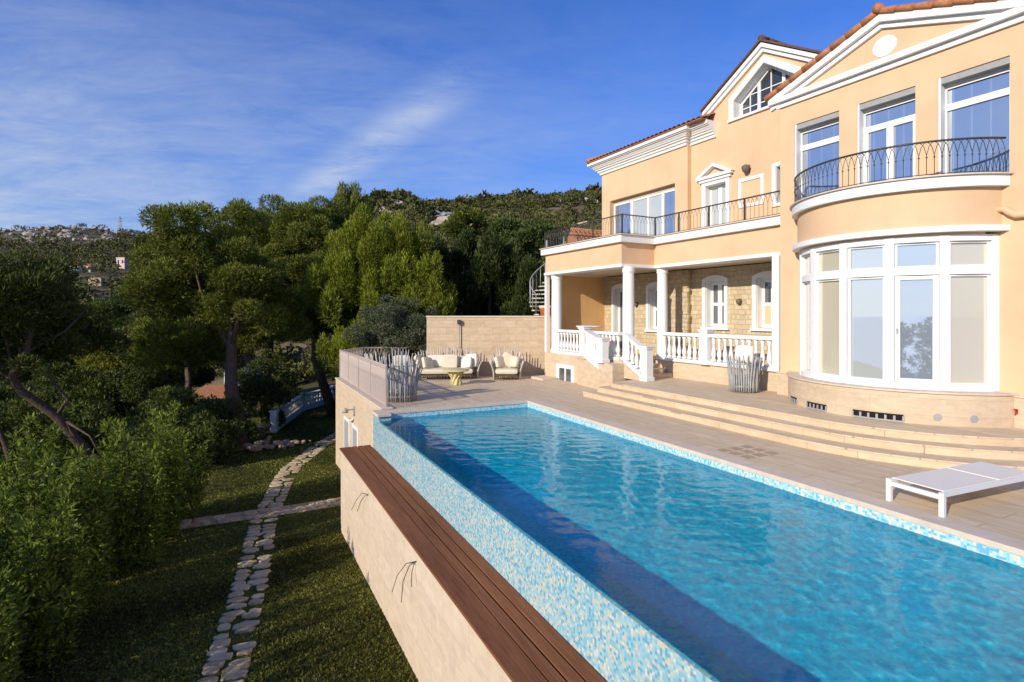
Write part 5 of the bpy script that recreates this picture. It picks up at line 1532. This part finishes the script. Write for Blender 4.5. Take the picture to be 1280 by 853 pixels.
# rounder trees lower on the slope
for (lb,u,v,Y,r,mat,dn) in (
 ('rounded yellow green tree lit by the sun below the far hillside',152,452,40,2.5,YELLOWG,420),
 ('dull green rounded tree left of the sunlit yellow green one',95,462,42,3.0,SHRUB,420),
 ('shaded tree between the yellow green tree and the hedge',120,505,34,2.6,PINED,460),
 ('dark tree behind the small white house below the lawn',222,470,46,2.4,PINED,420),
 ('dark tree left of the house glimpsed between the pines',215,420,52,4.2,PINED,300),
 ('olive green tree on the slope under the far white houses',160,405,62,4.0,SHRUB,260),
 ('green tree at the left edge of the valley slope',20,450,45,3.6,SHRUB,360),
 ('dark spreading tree low at the left edge behind the thin trunk',-10,540,27,2.6,PINED,520),
 ('dark tree behind the crooked trunk of the leaning pine',60,545,25,2.4,PINED,520)):
    x,y,z=uvY(u,v,Y); gz=float(H(x,y)); gz=min(gz,z-r*.6)
    bl=sub_blobs((x,y,z),(r,r*.8,r*.72),int(34+r*6),.34*r*.72+.12,.7,.45,-.6)
    make_tree('round_tree',lb,'tree',(x,y,gz-.3),[(x,y,gz-.3),(x+.2,y,(gz+z)/2),(x,y,z)],[],bl,mat,BARK,dn,.22*(Y/34)**.5,.036*(Y/34)**.5,'trees on the valley slope',.18,up=.35)
# shrubs beyond the lawn edge
for (lb,x,y,h,r,mat) in (
 ('leafy dark shrub behind the near end of the white balustrade',-12.9,28.4,1.5,1.3,SHRUB),
 ('tall green shrub behind the middle of the white balustrade',-13.9,32.0,2.0,1.7,SHRUB),
 ('dark shrub beside the rubble heap under the big pine',-13.0,24.0,1.0,1.1,SHRUB),
 ('low dark shrub between the hedge and the rubble heap',-11.9,21.3,.9,1.0,SHRUB),
 ('shrub under the olive tree at the foot of the terrace wall',-7.6,28.3,1.4,1.3,SHRUB),
 ('shrub at the far end of the white balustrade',-10.9,39.5,1.8,1.8,SHRUB),
 ('wide shrub left of the small white house below the lawn',-21.5,33.5,1.6,2.2,SHRUB),
 ('shrub in front of the small white house below the lawn',-18.3,29.5,.9,1.5,SHRUB),
 ('dark shrub behind the far end of the hedge',-14.6,24.5,1.2,1.5,SHRUB),
 ('dark shrub behind the middle of the hedge',-15.5,20.5,1.3,1.6,SHRUB)):
    b=G(x,y); bl=sub_blobs((x,y,b[2]+h),(r,r,h*.9),26,.42,.8,.45,-.8)
    make_tree('shrub',lb,'shrub',b,[b,(x,y,b[2]+h)],[],bl,mat,BARK,520,.16,.032,'shrubs round the lawn',.06,up=.3)

# --- laurel hedge along the lawn
pos=[('hedge plant at the far end, next to the rubble heap',17.7,-1.75,2.75),('second hedge plant from the far end of the front row',16.2,-2.05,3.0),('third hedge plant from the far end, tallest of the front row',14.5,-2.4,3.05),('middle hedge plant of the front row along the lawn',12.7,-2.8,2.7),('third hedge plant from the near end of the front row',11.0,-3.15,2.45),('second hedge plant from the near end of the front row',9.2,-3.5,2.2),('nearest hedge plant at the lower left corner',7.4,-3.9,1.95),('middle plant of the back row of the hedge',13.4,-4.6,2.6),('back row hedge plant nearest the lower left corner',9.9,-5.1,2.3),('back row hedge plant at the far end',16.2,-4.1,2.9),('back row hedge plant between the middle and the lower left corner',11.6,-4.9,2.5)]
for lb,a,b_,h in pos:
    x,y=pf_inv(b_,a); z=float(H(x,y)); bl=[]
    nsh=19
    for k in range(nsh):      # upright leafy shoots with gaps between them
        an=random.uniform(0,6.28); rr_=.80*math.sqrt(random.random()); top=h*random.choice((.55,.7,.8,.9,1.0,1.12))*random.uniform(.92,1.05)*(1-.22*rr_)
        bx0,by0=x+rr_*math.cos(an)*.8,y+rr_*math.sin(an)*.8
        m_=int(top/.42)+1
        for q in range(m_):
            f=(q+.6)/m_
            if f<.25 and random.random()<.4: continue
            w_=.185*(1-.45*f)*random.uniform(.8,1.25)
            bl.append((bx0+(rr_*math.cos(an)*.35)*f+random.uniform(-.05,.05),by0+(rr_*math.sin(an)*.35)*f+random.uniform(-.05,.05),z+top*f,w_,w_,.24))
    T=thing('hedge_plant',lb+', glossy laurel','hedge',loc=(x,y,z),group='laurel hedge along the lawn')
    B=np.array((x,y,z)); mb=MB()
    for k in range(7):
        bq=bl[(k*11)%len(bl)]; mb.tube([(random.uniform(-.12,.12),random.uniform(-.12,.12),0),((bq[0]-x)*.6,(bq[1]-y)*.6,(bq[2]-z)*.55),(bq[0]-x,bq[1]-y,bq[2]-z+.2)],[.022,.016,.008],5)
    mb.build('stem',BARKL,T)
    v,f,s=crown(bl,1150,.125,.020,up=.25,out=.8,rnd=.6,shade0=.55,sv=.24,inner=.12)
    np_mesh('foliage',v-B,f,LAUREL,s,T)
for (lb,u,v0,v1,Y) in (('pale wooden stake standing above the hedge beside the crooked pine trunk',119,568,640,15.5),('thin stake inside the hedge near the lower left corner',47,690,790,9.2)):
    x,y,z1=uvY(u,v0,Y); gz=float(H(x,y)); mb=MB(); mb.tube([(0,0,0),(.02,0,(z1-gz))],.035,7); o=mb.build('stake',BARKL); o.location=(x,y,gz); tag(o,lb,'stake','stakes in the hedge')

# --- trees behind the viewpoint: they shade the lawn and show in the big windows
for i,(x,y,h,r,lb) in enumerate(((-14,-8,2.6,2.2,'broad pine behind the hedge and the viewpoint'),(-8,-15,2.2,2.2,'broad pine behind the viewpoint'),(-3,-15,2.0,2.0,'low pine right behind the viewpoint'),(9,-17,2.6,2.4,'low pine behind the near end of the pool'),(3,-20,3.6,2.2,'tall pine mirrored in the bay window'))):
    b=G(x,y); top=h; bl=sub_blobs((x,y,top-r*.7),(r,r,r*.8),38,.5,.65,.45,-.6)+sub_blobs((x,y,top-r*1.9),(r*1.1,r*1.1,r),34,.6,.65,.4,-.8)+sub_blobs((x,y,top-r*3.2),(r*1.2,r*1.2,r),30,.7,.65,.4,-.8)
    make_tree('pine_tree',lb,'tree',b,[b,(x+.3,y,(b[2]+top)/2),(x,y,top-.6)],[],bl,PINE,BARK,420,.26,.034,'pines behind the viewpoint',.2,up=.5)

# ------------------------------------------------------------------ hillside: rocks, woods, houses
def canopy(N,usel,ysel,size,leafn):
    u=rng.uniform(usel[0],usel[1],N); f=rng.random(N)
    Y=ysel[0]*(ysel[1]/ysel[0])**f
    X=(u-640)/690*Y; Z=H(X,Y)
    bare=np.sin(X*.11+1.3*np.sin(Y*.05))*np.sin(Y*.083+.7*np.sin(X*.06))
    # clearings: rock slope on the right hill, summit rocks on the left hill
    v=392.5-(Z-2.5)/Y*690
    clr=((np.abs(u-566)<32)&(v>268)&(v<290))|((np.abs(u-488)<24)&(v>256)&(v<274)&(rng.random(N)<.92))|((u>0)&(u<150)&(v<306)&(rng.random(N)<.72))|((np.abs(u-690)<45)&(np.abs(v-300)<7)&(rng.random(N)<.75))|((np.abs(u-125)<18)&(v>366)&(v<384))|((np.abs(u-105)<30)&(v>336)&(v<366)&(rng.random(N)<.80))|((np.abs(u-157)<14)&(v>330)&(v<356))|((np.abs(u-183)<8)&(v>362)&(v<380))
    k=(~clr)&((bare>-.7)|(rng.random(N)<.5))
    X,Y,Z,u=X[k],Y[k],Z[k],u[k]; n=len(X)
    S=size*rng.uniform(.55,1.35,n)*np.clip(Y/150,.55,1.25)
    d=unit(n*leafn); d[:,2]=np.abs(d[:,2])*1.1-.25
    S_=np.repeat(S,leafn); C=np.repeat(np.stack([X,Y,Z+S*.75],-1),leafn,0)
    lump=1+.28*np.sin(d[:,0]*5+np.repeat(rng.uniform(0,6,n),leafn))*np.sin(d[:,1]*5+np.repeat(rng.uniform(0,6,n),leafn))
    P=C+d*np.stack([S_,S_,S_*.85],-1)*(lump*rng.uniform(.72,1.05,len(S_)))[:,None]
    D=d*.6+unit(len(P))*.7+np.array([0,0,.3]); D/=np.linalg.norm(D,axis=1,keepdims=True)
    v_,f_=leaves(P,D,S_*.36,S_*.15)
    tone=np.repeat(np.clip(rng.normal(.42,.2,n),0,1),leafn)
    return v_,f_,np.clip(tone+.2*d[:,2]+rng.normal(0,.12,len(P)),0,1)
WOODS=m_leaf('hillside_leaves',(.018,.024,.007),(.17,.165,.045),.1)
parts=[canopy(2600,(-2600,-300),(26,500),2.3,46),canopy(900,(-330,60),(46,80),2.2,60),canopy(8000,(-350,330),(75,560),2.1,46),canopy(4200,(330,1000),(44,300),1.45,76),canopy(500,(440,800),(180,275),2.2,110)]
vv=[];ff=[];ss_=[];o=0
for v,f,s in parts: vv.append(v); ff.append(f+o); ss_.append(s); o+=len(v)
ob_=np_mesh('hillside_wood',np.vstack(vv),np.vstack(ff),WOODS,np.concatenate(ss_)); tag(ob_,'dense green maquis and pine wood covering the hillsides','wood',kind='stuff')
def find(u,v,y0=60,y1=560):
    Y=np.geomspace(y0,y1,900); X=(u-640)/690*Y; Z=H(X,Y); vv=392.5-(Z-2.5)/Y*690
    i=int(np.argmax(vv<=v)) if (vv<=v).any() else int(np.argmin(vv)); return float(X[i]),float(Y[i]),float(Z[i])
# pale limestone outcrops
import bmesh
mbv=[];mbf=[];o=0
def add_rock(x,y,z,s,fl=.6):
    global o
    me=RM[random.randrange(2)]; rot=random.uniform(0,6.28); c_,s_=math.cos(rot),math.sin(rot)
    kx,ky=random.uniform(.9,1.8),random.uniform(.8,1.2)
    for v in me.vertices:
        X,Y=v.co.x*s*kx,v.co.y*s*ky; mbv.append((x+X*c_-Y*s_,y+X*s_+Y*c_,z+v.co.z*s*fl*1.3))
    for p in me.polygons: mbf.append(tuple(i+o for i in p.vertices))
    o+=len(me.vertices)
for _ in range(150):
    u=random.uniform(5,150); v=random.uniform(284,304); x,y,z=find(u,v,200); add_rock(x,y,z+.5,random.choice((.8,1.1,1.6,2.2,3.2))*random.uniform(.5,1.0),random.uniform(.5,1.1))
for _ in range(26):
    u=random.gauss(488,14); v=random.uniform(255,268); x,y,z=find(u,v,90,300); add_rock(x,y,z+.6,random.uniform(1.0,2.6),.7)
for _ in range(22):
    u=random.gauss(566,13); v=random.uniform(268,284); x,y,z=find(u,v,70,300); add_rock(x,y,z+.3,random.uniform(1.2,3.2),.35)
for _ in range(30):
    u=random.uniform(640,740); v=random.uniform(284,304); x,y,z=find(u,v,45,300); add_rock(x,y,z,random.uniform(.4,1.0),.5)
for _ in range(20):
    u=random.uniform(690,745); v=random.uniform(246,256); x,y,z=find(u,v,120,300); add_rock(x,y,z+.5,random.uniform(.7,1.6),.6)
HROCK=m_plain('hill_limestone',(.40,.34,.28),.95,.3,.6,.1,.3)
me=bpy.data.meshes.new('rock_outcrop'); me.from_pydata(mbv,[],mbf); me.materials.append(HROCK); ob_=bpy.data.objects.new('rock_outcrop',me); COL.objects.link(ob_); tag(ob_,kind='structure')
for lb,u,v,w,d,h,rz,wall,flat in (
 ('distant white house with a red roof on the left hillside',94,343,4.6,4,3.4,.3,WHITESTONE,False),
 ('distant pale pink block of a house on the left hillside, right of the red roof',155,336,6.0,5,4.3,-.2,m_plain('pinkish_wall',(.62,.48,.42),.8,.05),True),
 ('distant low wide tan house below the red roofed one',121,357,7.2,4,2.2,.1,TANW,True),
 ('small distant white house half hidden by the big dark pine',183,370,3.4,3.2,3.0,.2,WHITESTONE,False),
 ('distant red roofed house right beside the white one on the left hillside',112,340,4.8,4,2.0,-.1,TANW,False)):
    x,y,z=find(u,v,90,520); small_house(lb,x,y,z+1.0,w*y/340,d*y/340,h*y/290,rz,wall,m_plain('red_roof',(.42,.10,.05),.85,.2) if not flat else wall,1.4*y/400,flat)
# retaining wall of a road on the right hill and a pylon on the left skyline
x,y,z=find(703,290,60,300); x2,y2,z2=find(735,289,60,300)
mb=MB(); mb.prism_z([(0,0),(x2-x,y2-y),(x2-x,y2-y+.5),(0,.5)],-1,.9); o_=mb.build('road_wall',TANW); o_.location=(x,y,z); tag(o_,'pale road wall on the hillside left of the balcony','wall')
x,y,z=find(150,287,300)
py_=thing('pylon','thin lattice pylon on the skyline of the left hill','pylon',loc=(x,y,z-1)); hh=15.5; mb=MB()
for sx_,sy_ in ((-1,-1),(1,-1),(1,1),(-1,1)): mb.tube([(sx_*1.6,sy_*1.6,0),(sx_*.35,sy_*.35,hh)],.16,4)
for k in range(5):
    a_=1.6-1.25*k/5; b_=1.6-1.25*(k+1)/5; z0,z1=hh*k/5,hh*(k+1)/5
    for s in (-1,1): mb.tube([(-a_,s*a_,z0),(b_,s*b_,z1)],.09,4); mb.tube([(a_,s*a_,z0),(-b_,s*b_,z1)],.09,4)
mb.build('mast',GREYM,py_)
mb=MB()
for zz_ in (11,13.5): mb.tube([(-3,0,zz_),(3,0,zz_)],.14,4)
mb.build('cross_arm',GREYM,py_)
